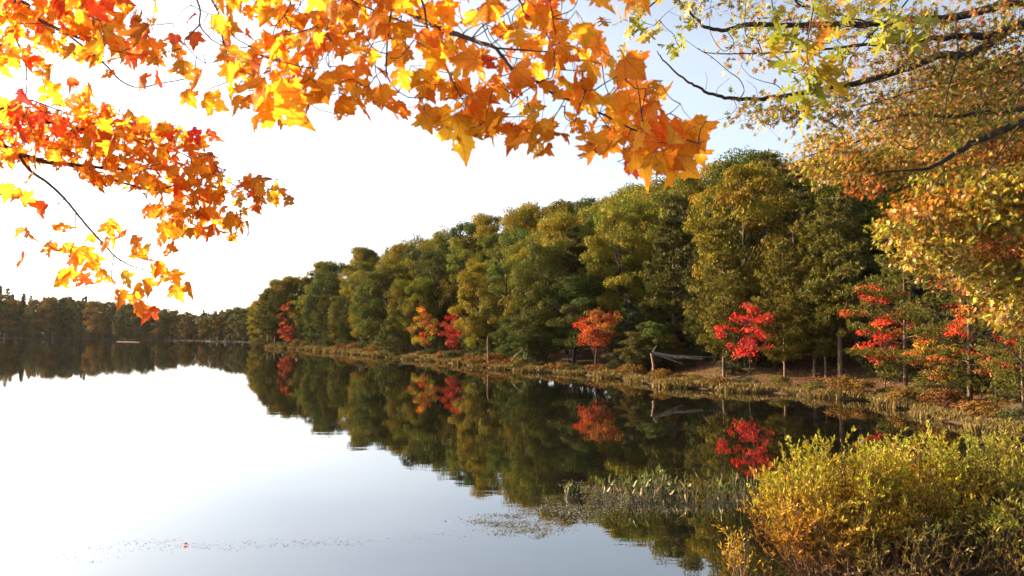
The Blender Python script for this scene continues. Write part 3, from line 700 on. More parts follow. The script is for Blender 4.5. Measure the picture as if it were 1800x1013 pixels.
BC2 = [(.11, .045, .018), (.12, .065, .018), (.12, .09, .018), (.15, .13, .02), (.24, .22, .025), (.26, .25, .03)]  # darker palette, shade on the right-hand and low shrubs mixed into the colour
big_shrub('leafy_shrub', 1455, 11.6, 1.2, 1.8, 25000, 1, 'golden yellow shrub at the water edge beside the pond plants', BC)
big_shrub('leafy_shrub', 1610, 12.2, 1.4, 1.8, 27000, 2, 'tall yellow-green shrub between the golden shrub and the darker one', BC[:1] + BC2[3:4] + BC[2:], 190)
big_shrub('leafy_shrub', 1800, 11.8, 1.45, 1.85, 25000, 3, 'darker green shrub with upright shoots cut by the photo edge', BC2, 190)
big_shrub('leafy_shrub', 1580, 10.8, 1.3, .95, 6000, 4, 'low brown-stemmed shrub in front of the tall yellow-green one', BC2[:4], 170)
big_shrub('leafy_shrub', 1302, 11.2, .26, .72, 420, 5, 'small orange-tipped sprig reaching out from the golden shrub', BC[1:4], 9)
big_shrub('leafy_shrub', 1770, 10.6, 1.2, 1.1, 7000, 6, 'low dark shrub at the photo corner', BC2[:5], 150)

# ------------------------------------------------------------------ pickerelweed
def pond_plant(seed):
    r = np.random.RandomState(seed); st = Tubes(); LV, LT, LC = [], [], []; n0 = 0
    for k in range(r.randint(5, 9)):
        az = r.rand() * 6.28; h = r.uniform(.12, .44); lean = r.uniform(.02, .24)
        e = np.array([math.cos(az) * lean, math.sin(az) * lean, h]); b = np.array([math.cos(az) * .04, math.sin(az) * .04, -.2])
        bent = r.rand() < .2
        if bent: e[2] *= .55; e[:2] *= 2
        sline = smooth_line([b, (b + e) / 2 + [0, 0, .1], e], 4); st.add(sline, np.linspace(.007, .005, len(sline)), 4)
        L = r.uniform(.14, .24); W = L * r.uniform(.13, .24)
        ya = nrm(np.array([math.cos(az) * .4, math.sin(az) * .4, 1.0 if not bent else -.5]) + r.normal(size=3) * .38)
        xa = nrm(np.cross(ya, rdir(r, 1)[0])); za = np.cross(xa, ya)
        t = np.array([0, .12, .35, .65, .88, 1.]); wv_ = np.array([.35, 1, .9, .62, .3, .02]); cz = -.18 * t ** 2
        rows_ = []
        for tt, ww, c_ in zip(t, wv_, cz): rows_ += [e + ya * L * tt + za * L * c_ + xa * W * ww + za * W * .35 * ww, e + ya * L * tt + za * L * c_, e + ya * L * tt + za * L * c_ - xa * W * ww + za * W * .35 * ww]
        LV.append(np.array(rows_))
        for q in range(5):
            for j in (0, 1): LT.append([n0 + q * 3 + j, n0 + q * 3 + j + 1, n0 + q * 3 + j + 4, n0 + q * 3 + j + 3])
        n0 += 18; dead_ = r.rand() < .25
        LC.append(np.tile(np.array([.20, .13, .06] if dead_ else [.085, .105, .016]) * r.uniform(.7, 1.3), (18, 1)))
    return st.mesh('stems', M_PSTEM), mk_mesh('leaves', np.concatenate(LV), [np.array(LT)], M_REED, np.concatenate(LC), True)
M_PSTEM = bark_material('pond_stem', (.03, .03, .012), (.12, .09, .045), 10, 1, .45, .1)
PP = [pond_plant(100 + k) for k in range(12)]
rp = np.random.RandomState(12); pts = []
for px, n in [(1003, 2), (1016, 1), (1035, 1), (1055, 3), (1075, 3), (1095, 4), (1115, 5), (1135, 4), (1155, 5), (1175, 4), (1195, 5), (1215, 4), (1235, 3), (1255, 4), (1275, 3), (1295, 3), (1315, 3), (1335, 2)]:
    for k in range(n): pts.append((px + rp.uniform(-13, 13), rp.uniform(858, 884)))
pts.sort()
for k, (px, py) in enumerate(pts):
    g = G(px, py); e = bpy.data.objects.new('pickerelweed', None); COL.objects.link(e); e.location = g; e.rotation_euler = (0, 0, rp.rand() * 6.28)
    s_ = rp.uniform(.55, .92) * (.8 if k < 5 else 1); e.scale = (s_, s_, s_); m = PP[rp.randint(12)]
    link('stems', m[0], e); link('leaves', m[1], e).color = (1, 1, 1, 1)
    tag(e, f'arrow-leaved water plant standing in the shallows, {ordinal(k)} counting towards the golden shrub', 'water plant', 'water plants before the golden shrub')

# floating weed
def floaters(name, label, samp, mat_col, seed, size, cat):
    r = np.random.RandomState(seed); pos = samp(r); n = len(pos); k = 6
    a = np.arange(k) * 2 * np.pi / k; az = r.rand(n) * 6.28; el = r.uniform(.25, 1, n); s = size * r.uniform(.4, 1.5, n)
    rad = r.uniform(.6, 1.1, (n, k))
    lx = np.cos(a)[None] * rad; ly = np.sin(a)[None] * rad * el[:, None]
    x = (lx * np.cos(az)[:, None] - ly * np.sin(az)[:, None]) * s[:, None]; y = (lx * np.sin(az)[:, None] + ly * np.cos(az)[:, None]) * s[:, None]
    Vv = np.stack([pos[:, 0, None] + x, pos[:, 1, None] + y, .004 + .006 * r.rand(n, k)], -1)
    c = np.array(mat_col)[r.randint(len(mat_col), size=n)] * r.uniform(.6, 1.3, (n, 1))
    o = link(name, mk_mesh(name, Vv.reshape(-1, 3), [np.arange(n * k).reshape(-1, k)], M_REED, np.repeat(c, k, 0))); tag(o, label, cat, kind='stuff')
def band(pts, w, n):
    def f(r):
        q = smooth_line(pts, 10); t = r.rand(n) * (len(q) - 1); px = np.interp(t, np.arange(len(q)), q[:, 0]); py = np.interp(t, np.arange(len(q)), q[:, 1]) + r.normal(size=n) * w * (.4 + .6 * np.abs(np.sin(t * 1.7)))
        return np.array([G(a, b)[:2] for a, b in zip(px, py)])
    return f
def streaks(poly, ns, per, sx_, sy2):
    def f(r):
        c = sample_poly(r, poly, ns); k = np.repeat(np.arange(ns), per); n = len(k)
        px = c[k, 0] + r.normal(size=n) * sx_ * (.4 + r.rand(ns)[k]); py = c[k, 1] + r.normal(size=n) * sy2 + np.sin(px * .05) * 1.5
        return np.array([G(a, b)[:2] for a, b in zip(px, py)])
    return f
def sample_poly(r, poly, n, holes=(), mind=0):
    poly = np.array(poly, float); lo, hi = poly.min(0), poly.max(0); out = np.zeros((0, 2))
    while len(out) < n:
        q = lo + (hi - lo) * r.rand(n * 3, 2); m = in_poly(q[:, 0], q[:, 1], poly)
        for h in holes: m &= ~(((q[:, 0] - h[0]) / h[2]) ** 2 + ((q[:, 1] - h[1]) / h[3]) ** 2 < 1)
        out = np.vstack([out, q[m]])
    return out[:n]
floaters('floating_weed', 'broken floating weed around the water plants', streaks([(1080, 842), (1000, 848), (975, 875), (920, 890), (850, 912), (840, 930), (900, 945), (965, 945), (1030, 915), (1090, 895), (1190, 898), (1120, 870)], 95, 75, 20, 2.2), [(.16, .16, .14), (.05, .05, .03), (.26, .25, .22)], 1, .016, 'pond weed')  # pale greys paint the sky's reflection onto the weed
floaters('floating_weed', 'thin line of floating specks on the bright open water', streaks([(100, 985), (120, 970), (220, 950), (330, 944), (480, 950), (640, 944), (800, 936), (880, 925), (900, 935), (780, 950), (600, 962), (420, 966), (260, 966), (160, 990)], 60, 13, 26, 1.6), [(.20, .19, .16), (.3, .28, .24)], 2, .011, 'pond weed')
floaters('floating_weed', 'scattered weed between and before the water plants', band([(1040, 885), (1100, 880), (1180, 892), (1260, 885), (1310, 878)], 10, 1200), [(.10, .11, .09), (.05, .05, .03)], 4, .02, 'pond weed')

# ------------------------------------------------------------------ leaf templates
def half(outline):
    o = np.array(outline, float); m = o[::-1] * [-1, 1]; return np.vstack([o, m[1:-1] if o[0, 0] == 0 and o[-1, 0] == 0 else m])
MAPLE = half([(0, 0), (.07, -.02), (.17, -.09), (.24, -.03), (.33, -.03), (.36, .05), (.48, .07), (.42, .15), (.38, .2), (.45, .25), (.52, .3), (.64, .35), (.72, .44), (.58, .47), (.60, .56), (.49, .55), (.40, .54), (.29, .53), (.29, .60), (.34, .64), (.29, .70), (.31, .78), (.19, .80), (.14, .88), (.09, .98), (0, 1.14)])
OAKL = half([(0, 0), (.04, .06), (.05, .14), (.2, .12), (.26, .16), (.18, .22), (.09, .25), (.1, .34), (.3, .37), (.42, .36), (.38, .45), (.28, .46), (.1, .46), (.11, .56), (.28, .66), (.36, .70), (.28, .75), (.12, .70), (.1, .78), (.16, .88), (.1, .93), (0, 1.05)])
def template(outline, seed, holes=0, grid=.14):
    r = np.random.RandomState(seed); pts = [Vector(p) for p in outline]; n = len(pts); edges = [(i, (i + 1) % n) for i in range(n)]; faces = [list(range(n))]
    hs = []
    for h in range(holes):
        for _ in range(30):
            c = np.array([r.uniform(-.4, .4), r.uniform(.1, .85)]); rad = r.uniform(.03, .065)
            if in_poly(c[:1], c[1:], outline)[0] and dist_poly(c[:1], c[1:], outline)[0] > rad * 1.6 and all(np.linalg.norm(c - q[0]) > rad + q[1] + .03 for q in hs): break
        else: continue
        hs.append((c, rad)); b = len(pts)
        for k in range(6): 
            a = k * math.pi / 3; pts.append(Vector(c + np.array([math.cos(a), math.sin(a)]) * rad * r.uniform(.7, 1.2)))
        edges += [(b + k, b + (k + 1) % 6) for k in range(6)]
    for gx in np.arange(-.7, .71, grid):
        for gy in np.arange(-.1, 1.2, grid):
            q = np.array([gx + .01, gy])
            if in_poly(q[:1], q[1:], outline)[0] and dist_poly(q[:1], q[1:], outline)[0] > grid * .35 and all(np.linalg.norm(q - h[0]) > h[1] * 1.5 for h in hs): pts.append(Vector(q))
    v, e, f, *_ = delaunay_2d_cdt(pts, edges, [], 0, 1e-5)
    V = np.array([[a.x, a.y] for a in v]); T = []
    for t in f:
        c = V[list(t)].mean(0)
        if not in_poly(c[:1], c[1:], outline)[0]: continue
        if any(np.linalg.norm(c - h[0]) < h[1] * .8 for h in hs): continue
        for k in range(1, len(t) - 1): T.append([t[0], t[k], t[k + 1]])
    return V, np.array(T)
def leaf_set(r, temps, pos, ya, za, size, col, curl=.35):
    """pos leaf base, ya tip direction, za normal"""
    global UV
    UV = []
    Vs, Ts, Cs = [], [], []; n0 = 0; pick = r.randint(len(temps), size=len(pos))
    for k, (tv, tf) in enumerate(temps):
        m = pick == k; n = m.sum()
        if not n: continue
        P0, Y, Zx, S, C = pos[m], nrm(ya[m]), nrm(za[m]), size[m], col[m]
        Xa = nrm(np.cross(Y, Zx)); Za = np.cross(Xa, Y)
        x = tv[None, :, 0]; y = tv[None, :, 1]
        a = r.normal(size=(n, 1)) * curl * .9; b = r.normal(size=(n, 1)) * curl - curl * .4; c = r.normal(size=(n, 1)) * curl * .9; ph = r.rand(n, 1) * 6.28
        z = a * x ** 2 * 1.6 + b * (y - .2) ** 2 * .8 + c * np.abs(x) * .8 + .035 * np.sin(x * 9 + ph) * np.cos(y * 8 + ph * 2)
        xx = x * (1 - .3 * np.abs(c))
        V = P0[:, None] + S[:, None, None] * (xx[..., None] * Xa[:, None] + y[..., None] * Y[:, None] + z[..., None] * Za[:, None])
        vv = 1 + 0 * x; UV.append(np.tile(np.column_stack([tv, np.zeros(len(tv))]), (n, 1)))
        edge = np.clip(np.hypot(x, y - .35) - .35, 0, 1)
        cc = C[:, None] * vv[..., None] * np.stack([1 + 0 * edge, 1 - .55 * edge, 1 - .5 * edge], -1) * np.ones((n, 1, 1))
        Vs.append(V.reshape(-1, 3)); Ts.append((tf[None] + (np.arange(n) * len(tv))[:, None, None]).reshape(-1, 3) + n0); Cs.append(cc.reshape(-1, 3)); n0 += n * len(tv)
    return np.concatenate(Vs), np.concatenate(Ts), np.concatenate(Cs)
TM = [template(MAPLE, 1, 0), template(MAPLE, 2, 0), template(MAPLE * [1.08, .95], 5, 2), template(MAPLE * [.92, 1.05], 6, 3), template(MAPLE, 7, 4)]
TO = [template(OAKL, 1, 0, .2), template(OAKL * [1.15, 1], 2, 1, .2)]
TOs = [(np.array([p for p in OAKL]), None)]
def simple_t(outline):
    from mathutils.geometry import tessellate_polygon
    t = tessellate_polygon([[Vector((a, b, 0)) for a, b in outline]]); return (np.array(outline), np.array(t))
OS = half([(0, 0), (.04, .15), (.26, .22), (.07, .28), (.40, .50), (.08, .50), (.27, .80), (.08, .76), (0, 1.15)])
TOS = [simple_t(OS), simple_t(OS * [1.2, .9])]

# growth of twigs towards leaf groups
def grow(tb, nodes, targets, r, r0, k=4, sag=.04, maxlen=None):
    nodes = [np.array(n) for n in nodes]; NP = np.array(nodes)
    d = np.array([np.min(np.linalg.norm(NP - t, axis=1)) for t in targets]); order = np.argsort(d)
    for i in order:
        t = targets[i]; dd = np.linalg.norm(NP - t, axis=1); j = int(np.argmin(dd)); a = NP[j]; L = dd[j]
        if L < 1e-4: continue
        if maxlen and L > maxlen: continue
        off = r.normal(size=3) * L * .10 + np.array([0, 0, -sag * L])
        c = smooth_line([a, (a + t) / 2 + off, t], 3)
        tb.add(c, np.linspace(r0, r0 * .6, len(c)), k); NP = np.vstack([NP, c[1:]])
    return NP
def sample_poly(r, poly, n, holes=(), mind=0):
    poly = np.array(poly, float); lo, hi = poly.min(0), poly.max(0); out = np.zeros((0, 2))
    while len(out) < n:
        q = lo + (hi - lo) * r.rand(n * 3, 2); m = in_poly(q[:, 0], q[:, 1], poly)
        for h in holes: m &= ~(((q[:, 0] - h[0]) / h[2]) ** 2 + ((q[:, 1] - h[1]) / h[3]) ** 2 < 1)
        out = np.vstack([out, q[m]])
    return out[:n]

# ------------------------------------------------------------------ foreground autumn maple
maple = bpy.data.objects.new('maple_tree', None); COL.objects.link(maple); maple.location = (-5.2, 2.6, 1.2)
tag(maple, 'big orange and yellow maple whose near boughs hang over the top of the view', 'tree')
TR = np.array([[-5.2, 2.6, -.2], [-5.15, 2.6, 1.4], [-5.0, 2.7, 3.2], [-4.9, 2.7, 5.2], [-5.0, 2.8, 8]])
def rel(a, e): return np.asarray(a) - np.array(e.location)
tb = Tubes(); t_ = smooth_line(TR, 5); tb.add(rel(t_, maple), np.linspace(.24, .12, len(t_)), 12); link('trunk', tb.mesh('trunk', M_BARK), maple)
MC = {'y': (.98, .52, .04), 'o': (1.0, .43, .03), 'd': (1.0, .34, .025), 'r': (.97, .17, .04), 'b': (.75, .25, .03), 'p': (.9, .07, .06)}
def mcol(r, n, w):
    ks = list(w); p = np.array([w[k] for k in ks], float); p /= p.sum(); c = np.array([MC[k] for k in ks])[r.choice(len(ks), size=n, p=p)]
    return c * r.uniform(.75, 1.08, (n, 1)) * np.stack([np.ones(n), r.uniform(.8, 1.2, n), np.ones(n)], -1)
def bough(seed, lines, masses, singles=(), leafsize=.085, per=4):
    """lines: [(pts px, D0, D1, r0, r1)], masses: [(poly, n, D-func, size, weights, holes)]"""
    r = np.random.RandomState(seed); tb = Tubes(); nodes = []
    for pts, D0, D1, r0, r1 in lines:
        q = np.array([p if len(p) == 3 else P(p[0], p[1], d) for p, d in zip(pts, np.linspace(D0, D1, len(pts)))])
        q = smooth_line(q, 5); q[1:-1] += r.normal(size=q[1:-1].shape) * r0 * .06; tb.add(rel(q, maple), np.linspace(r0, r1, len(q)), 6)
        inv = [x for x in q if -400 < to_px(x)[0] < 2200 and x[1] > .5]; nodes += inv
    PS, SZ, CL = [], [], []
    for poly, n, Df, size, w, holes in masses:
        xy = sample_poly(r, poly, n, holes); D = Df(xy[:, 0], xy[:, 1]) + r.normal(size=n) * .16
        PS.append(PV(xy[:, 0], xy[:, 1], D)); SZ.append(size * r.uniform(.55, 1.2, n)); CL.append(mcol(r, n, w))
    for (px, py, D, sz, w) in singles:
        if px > 1180: px -= 20
        PS.append(PV([px], [py], D + r.normal() * .06)); SZ.append(np.array([sz])); CL.append(mcol(r, 1, {w: 1}))
    C = np.concatenate(PS); SZ = np.concatenate(SZ); CL = np.concatenate(CL); n = len(C)
    ya = nrm(r.normal(size=(n, 3)) * [.55, .5, .4] + [.2, .0, -.62]); za = nrm(r.normal(size=(n, 3)) * .5 + [-.62, -.8, .45])
    base = C - ya * (SZ * .45)[:, None]
    att = base - ya * (SZ * r.uniform(.2, .5, n))[:, None] + r.normal(size=(n, 3)) * .012 + [0, 0, .015]
    # twig tips: thin the attachments
    tg = []
    for i in range(0, n):
        if not tg or np.min(np.linalg.norm(np.array(tg) - att[i], axis=1)) > .075: tg.append(att[i])
    NP = grow(tb, [x for x in nodes], np.array(tg), r, .0017, 4, .05)
    pet = Tubes()
    for i in range(n):
        j = np.argmin(np.linalg.norm(NP - att[i], axis=1)); a = NP[j]
        m = (a + base[i]) / 2 + r.normal(size=3) * .006; pet.add(rel(np.array([a, m, base[i]]), maple), .0009, 3)
    tb2 = Tubes(); tb2.V = [v if k < len(lines) else v - np.array(maple.location) for k, v in enumerate(tb.V)]; tb2.Q = tb.Q
    b = link('bough', tb2.mesh('bough', M_TWIG), maple)
    st_ = link('leafstalks', pet.mesh('leafstalks', M_STALK), b); st_['kind'] = 'stuff'
    V, T, K = leaf_set(r, TM, base, ya, za, SZ, CL, .38)
    fm = mk_mesh('foliage', rel(V, maple), [T], M_MAPLE, K, True); at = fm.attributes.new('leafco', 'FLOAT_VECTOR', 'POINT'); at.data.foreach_set('vector', np.concatenate(UV).astype(np.float32).ravel()); link('foliage', fm, b)
M_STALK = bark_material('leafstalk', (.35, .06, .03), (.5, .12, .05), 20, 1, .5, 0)
LIMB = [(-900, -420), (-400, -330), (0, -260), (300, -170), (520, -90), (674, 0)]
trunkpt = tuple(TR[3]); trunkpt2 = tuple(TR[2] + [.1, 0, .3]); trunkpt3 = tuple(TR[2] + [.1, 0, -.3])
top_lines = [
 ([trunkpt, (-400, -330), (100, -240), (400, -130), (560, -60), (674, 0), (711, 17), (751, 39), (788, 54), (828, 69), (872, 85)], 2.7, 2.15, .022, .0055),
 ([(872, 85), (892, 111), (915, 134), (952, 147), (969, 163), (1013, 181), (1063, 203), (1103, 223), (1137, 235), (1184, 241), (1228, 252)], 2.15, 2.05, .0052, .0015),
 ([(872, 85), (929, 89), (956, 91), (989, 89)], 2.15, 2.1, .003, .0015),
 ([(640, -90), (700, -50), (741, 0), (751, 50), (764, 87), (781, 114), (801, 154), (821, 188), (842, 211), (855, 215)], 2.2, 2.1, .004, .0012),
 ([(640, -60), (684, 0), (686, 34), (681, 74), (679, 124), (686, 144), (701, 161), (717, 171)], 2.2, 2.15, .0038, .0013),
 ([(560, -50), (617, 0), (650, 15), (684, 30), (728, 44), (748, 47)], 2.25, 2.2, .003, .0018),
 ([(760, -80), (860, -40), (912, 0), (922, 23), (952, 47), (969, 77), (974, 100), (974, 122)], 2.1, 2.0, .003, .0013),
 ([(828, 69), (850, 45), (885, 28), (912, 8)], 2.12, 2.1, .002, .0012),
 ([(250, -110), (320, -70), (346, 0), (352, 20), (351, 44), (366, 64), (379, 74), (395, 82)], 2.45, 2.4, .004, .0016),
 ([(351, 44), (335, 60), (324, 74), (345, 100), (362, 112)], 2.4, 2.4, .0025, .0013),
 ([(300, -110), (350, -50), (372, 0), (386, 27), (391, 67), (403, 101), (423, 121), (446, 134), (466, 138)], 2.45, 2.35, .004, .0016),
 ([(440, -60), (490, -30), (510, 0), (502, 25), (486, 44), (478, 67)], 2.35, 2.3, .0035, .0013),
 ([(440, 82), (455, 95), (490, 105), (523, 112)], 2.3, 2.3, .0025, .0013),
 ([(502, 25), (510, 45), (540, 54), (565, 46)], 2.3, 2.3, .0016, .001),
]
B_poly = [(368, -60), (372, 30), (392, 60), (375, 90), (400, 135), (372, 170), (395, 195), (418, 168), (445, 208), (490, 222), (522, 190), (545, 205), (570, 185), (600, 222), (617, 210), (640, 175), (655, 212), (684, 220), (700, 208), (714, 195), (738, 205), (768, 232), (818, 262), (855, 250), (875, 240), (905, 268), (925, 235), (949, 272), (972, 255), (986, 212), (1006, 225), (1036, 275), (1070, 262), (1097, 275), (1112, 302), (1130, 312), (1160, 290), (1194, 312), (1222, 320), (1225, 280), (1242, 262), (1240, 224), (1205, 212), (1190, 222), (1160, 222), (1150, 200), (1165, 170), (1137, 134), (1133, 110), (1103, 104), (1110, 140), (1083, 120), (1075, 85), (1045, 60), (1010, 36), (990, 10), (990, -60)]
B_holes = [(548, 48, 14, 12), (815, 50, 22, 13), (742, 95, 16, 14), (670, 90, 16, 22), (700, 40, 12, 8), (905, 60, 15, 9), (845, 130, 14, 10), (930, 118, 22, 12), (900, 215, 20, 11), (770, 180, 14, 10), (1040, 135, 13, 10), (655, 130, 12, 10), (440, 80, 12, 14), (600, 40, 10, 8), (1000, 130, 8, 12), (630, 20, 10, 8), (560, 100, 9, 8), (1090, 165, 14, 12), (850, 180, 10, 8), (960, 205, 14, 8)]
dB = lambda x, y: 2.35 - (x - 370) / 900 * .3
top_mass = [(B_poly, 500, dB, .064, {'y': .28, 'o': .5, 'd': .16, 'r': .02, 'b': .01}, B_holes)]
top_single = [(272, 8, 2.6, .07, 'o'), (1190, 240, 2.05, .1, 'd'), (1215, 262, 2.05, .1, 'o'), (1245, 235, 2.05, .09, 'o'), (1130, 290, 2.05, .09, 'o'), (1175, 285, 2.05, .08, 'o'), (1222, 290, 2.05, .09, 'o'), (1045, 246, 2.05, .09, 'y'), (952, 238, 2.1, .1, 'y'), (905, 242, 2.1, .075, 'd'), (497, 185, 2.2, .13, 'y'), (378, 183, 2.4, .075, 'o'), (332, 172, 2.4, .06, 'o'), (322, 118, 2.4, .085, 'y'), (245, 140, 2.4, .07, 'd'), (282, 141, 2.4, .06, 'r'), (342, 70, 2.5, .06, 'r'), (306, 72, 2.6, .06, 'r'), (335, 33, 2.5, .05, 'p'), (348, 140, 2.4, .07, 'o'), (310, 95, 2.5, .06, 'o'), (640, 195, 2.15, .08, 'd'), (697, 190, 2.15, .08, 'd'), (1117, 150, 2.05, .09, 'o'), (1148, 180, 2.05, .09, 'd'), (1060, 5, 2.1, .06, 'o'), (1100, 8, 2.1, .07, 'o'), (810, 238, 2.1, .12, 'y'), (230, 110, 2.6, .05, 'r'), (1060, -10, 2.1, .08, 'y'), (1128, -10, 2.1, .08, 'o')]
bough(21, top_lines, top_mass, top_single)
A_poly = [(-20, -60), (215, -60), (222, 10), (245, 35), (275, 40), (289, 82), (275, 115), (248, 98), (208, 104), (181, 108), (134, 112), (110, 90), (60, 118), (-20, 120)]
A_lines = [
 ([trunkpt2, (-300, -60), (17, 0), (44, 20), (77, 40), (111, 55), (148, 72)], 3.2, 3.0, .018, .004),
 ([(111, 55), (150, 85), (183, 112), (210, 140), (232, 152), (250, 154), (280, 147), (310, 142), (355, 133)], 3.05, 2.7, .004, .0018),
 ([(20, -40), (74, 10), (117, 23), (151, 40), (181, 55)], 3.1, 3.0, .005, .002),
 ([(-200, -10), (0, 30), (20, 54), (37, 90), (47, 128), (45, 188), (50, 218), (65, 252)], 3.1, 3.1, .004, .0015),
 ([(190, -60), (192, 0), (165, 20), (167, 50), (172, 90)], 3.0, 3.0, .003, .0015),
]
A_mass = [(A_poly, 230, lambda x, y: 3.0 + 0 * x, .07, {'y': .28, 'o': .38, 'd': .15, 'r': .2}, [(212, 58, 14, 10), (200, 28, 12, 12), (65, 66, 10, 6), (130, 58, 10, 8), (30, 90, 10, 8)])]
A_single = [(250, 62, 2.5, .12, 'b'), (85, 130, 3, .1, 'y'), (92, 165, 3, .09, 'y'), (130, 146, 3, .06, 'r'), (45, 172, 3, .08, 'p'), (190, 130, 3, .05, 'o'), (240, 95, 2.8, .07, 'r'), (185, 85, 2.7, .12, 'y')]
bough(22, A_lines, A_mass, A_single)
C_lines = [
 ([trunkpt2, (-320, 150), (-100, 190), (0, 193), (30, 201), (67, 211), (107, 218), (158, 230), (208, 237), (260, 255)], 3.9, 3.9, .024, .005),
 ([trunkpt3, (-320, 230), (-100, 245), (0, 257), (30, 270), (74, 283), (111, 288), (151, 292), (201, 297), (262, 297), (300, 300)], 3.9, 3.85, .022, .003),
 ([(111, 288), (150, 300), (208, 319), (248, 330), (278, 334), (308, 326), (345, 324), (400, 335), (440, 345)], 3.85, 3.8, .007, .002),
 ([(-60, 200), (17, 188), (50, 176), (87, 188), (134, 205), (178, 210), (215, 200)], 3.8, 3.8, .005, .0018),
 ([(208, 237), (270, 250), (330, 275), (390, 315), (450, 340), (495, 350)], 3.9, 3.8, .004, .0015),
 ([(30, 270), (53, 300), (83, 321), (113, 349), (133, 373), (161, 407), (188, 435), (201, 450), (225, 465), (251, 474), (289, 488)], 3.85, 3.6, .008, .0018),
 ([(113, 349), (84, 377), (56, 398), (47, 424), (56, 443), (52, 460)], 3.7, 3.65, .0025, .001),
 ([(133, 373), (131, 420), (122, 450), (122, 473), (133, 488)], 3.7, 3.6, .0025, .0012),
 ([(200, 450), (196, 484), (205, 506), (221, 516), (236, 516)], 3.65, 3.6, .0025, .0012),
 ([(251, 338), (266, 360), (289, 379), (311, 381), (330, 377)], 3.8, 3.8, .0022, .0012),
]
C_poly = [(-10, 190), (40, 165), (60, 205), (110, 200), (130, 165), (150, 152), (190, 188), (235, 205), (262, 215), (300, 222), (345, 235), (362, 262), (385, 280), (396, 300), (416, 312), (470, 325), (503, 338), (512, 350), (495, 362), (465, 352), (455, 372), (430, 385), (430, 405), (405, 425), (375, 410), (350, 418), (330, 405), (300, 420), (285, 405), (290, 380), (255, 375), (275, 350), (240, 338), (200, 325), (180, 318), (140, 300), (100, 285), (60, 282), (50, 305), (-10, 290)]
C_mass = [(C_poly, 620, lambda x, y: 3.95 - x / 500 * .3, .063, {'y': .26, 'o': .5, 'd': .2, 'r': .08}, [(20, 232, 16, 8), (75, 265, 14, 8), (210, 268, 12, 7), (180, 300, 10, 6), (300, 350, 9, 7), (100, 240, 9, 6), (330, 395, 8, 8), (30, 290, 10, 8)]),
          ([(-10, 195), (130, 175), (200, 240), (120, 270), (-10, 250)], 55, lambda x, y: 3.9 + 0 * x, .07, {'r': .7, 'd': .4}, [])]
Dl = [(25, 342, 'o'), (10, 338, 'o'), (-5, 335, 'o'), (50, 352, 'o'), (72, 370, 'r'), (48, 412, 'd'), (30, 414, 'r'), (42, 458, 'r'), (110, 399, 'o'), (88, 438, 'o'), (98, 444, 'd'), (162, 420, 'o'), (126, 440, 'o'), (130, 455, 'o'), (152, 445, 'y'), (150, 465, 'y'), (165, 460, 'o'), (108, 490, 'y'), (100, 494, 'o'), (147, 493, 'r'), (122, 482, 'o'), (185, 485, 'd'), (193, 400, 'o'), (182, 430, 'o'), (200, 425, 'd'), (215, 418, 'o'), (235, 430, 'o'), (252, 440, 'y'), (255, 458, 'y'), (245, 447, 'o'), (210, 408, 'o'), (298, 438, 'o'), (270, 480, 'y'), (285, 486, 'y'), (306, 487, 'o'), (220, 491, 'y'), (233, 510, 'y'), (240, 520, 'o'), (257, 505, 'o'), (210, 525, 'o'), (245, 545, 'd'), (262, 547, 'r'), (310, 513, 'y'), (333, 511, 'o'), (435, 400, 'o'), (275, 470, 'o'), (290, 405, 'o'), (288, 420, 'o'), (275, 425, 'o'), (55, 315, 'o'), (160, 310, 'o'), (168, 325, 'b'), (462, 312, 'r'), (375, 240, 'r'), (345, 240, 'p'), (298, 232, 'p')]
C_single = [(x, y, 3.65, .085 if k not in (11,) else .05, w) for k, (x, y, w) in enumerate(Dl)]
bough(23, C_lines, C_mass, C_single)

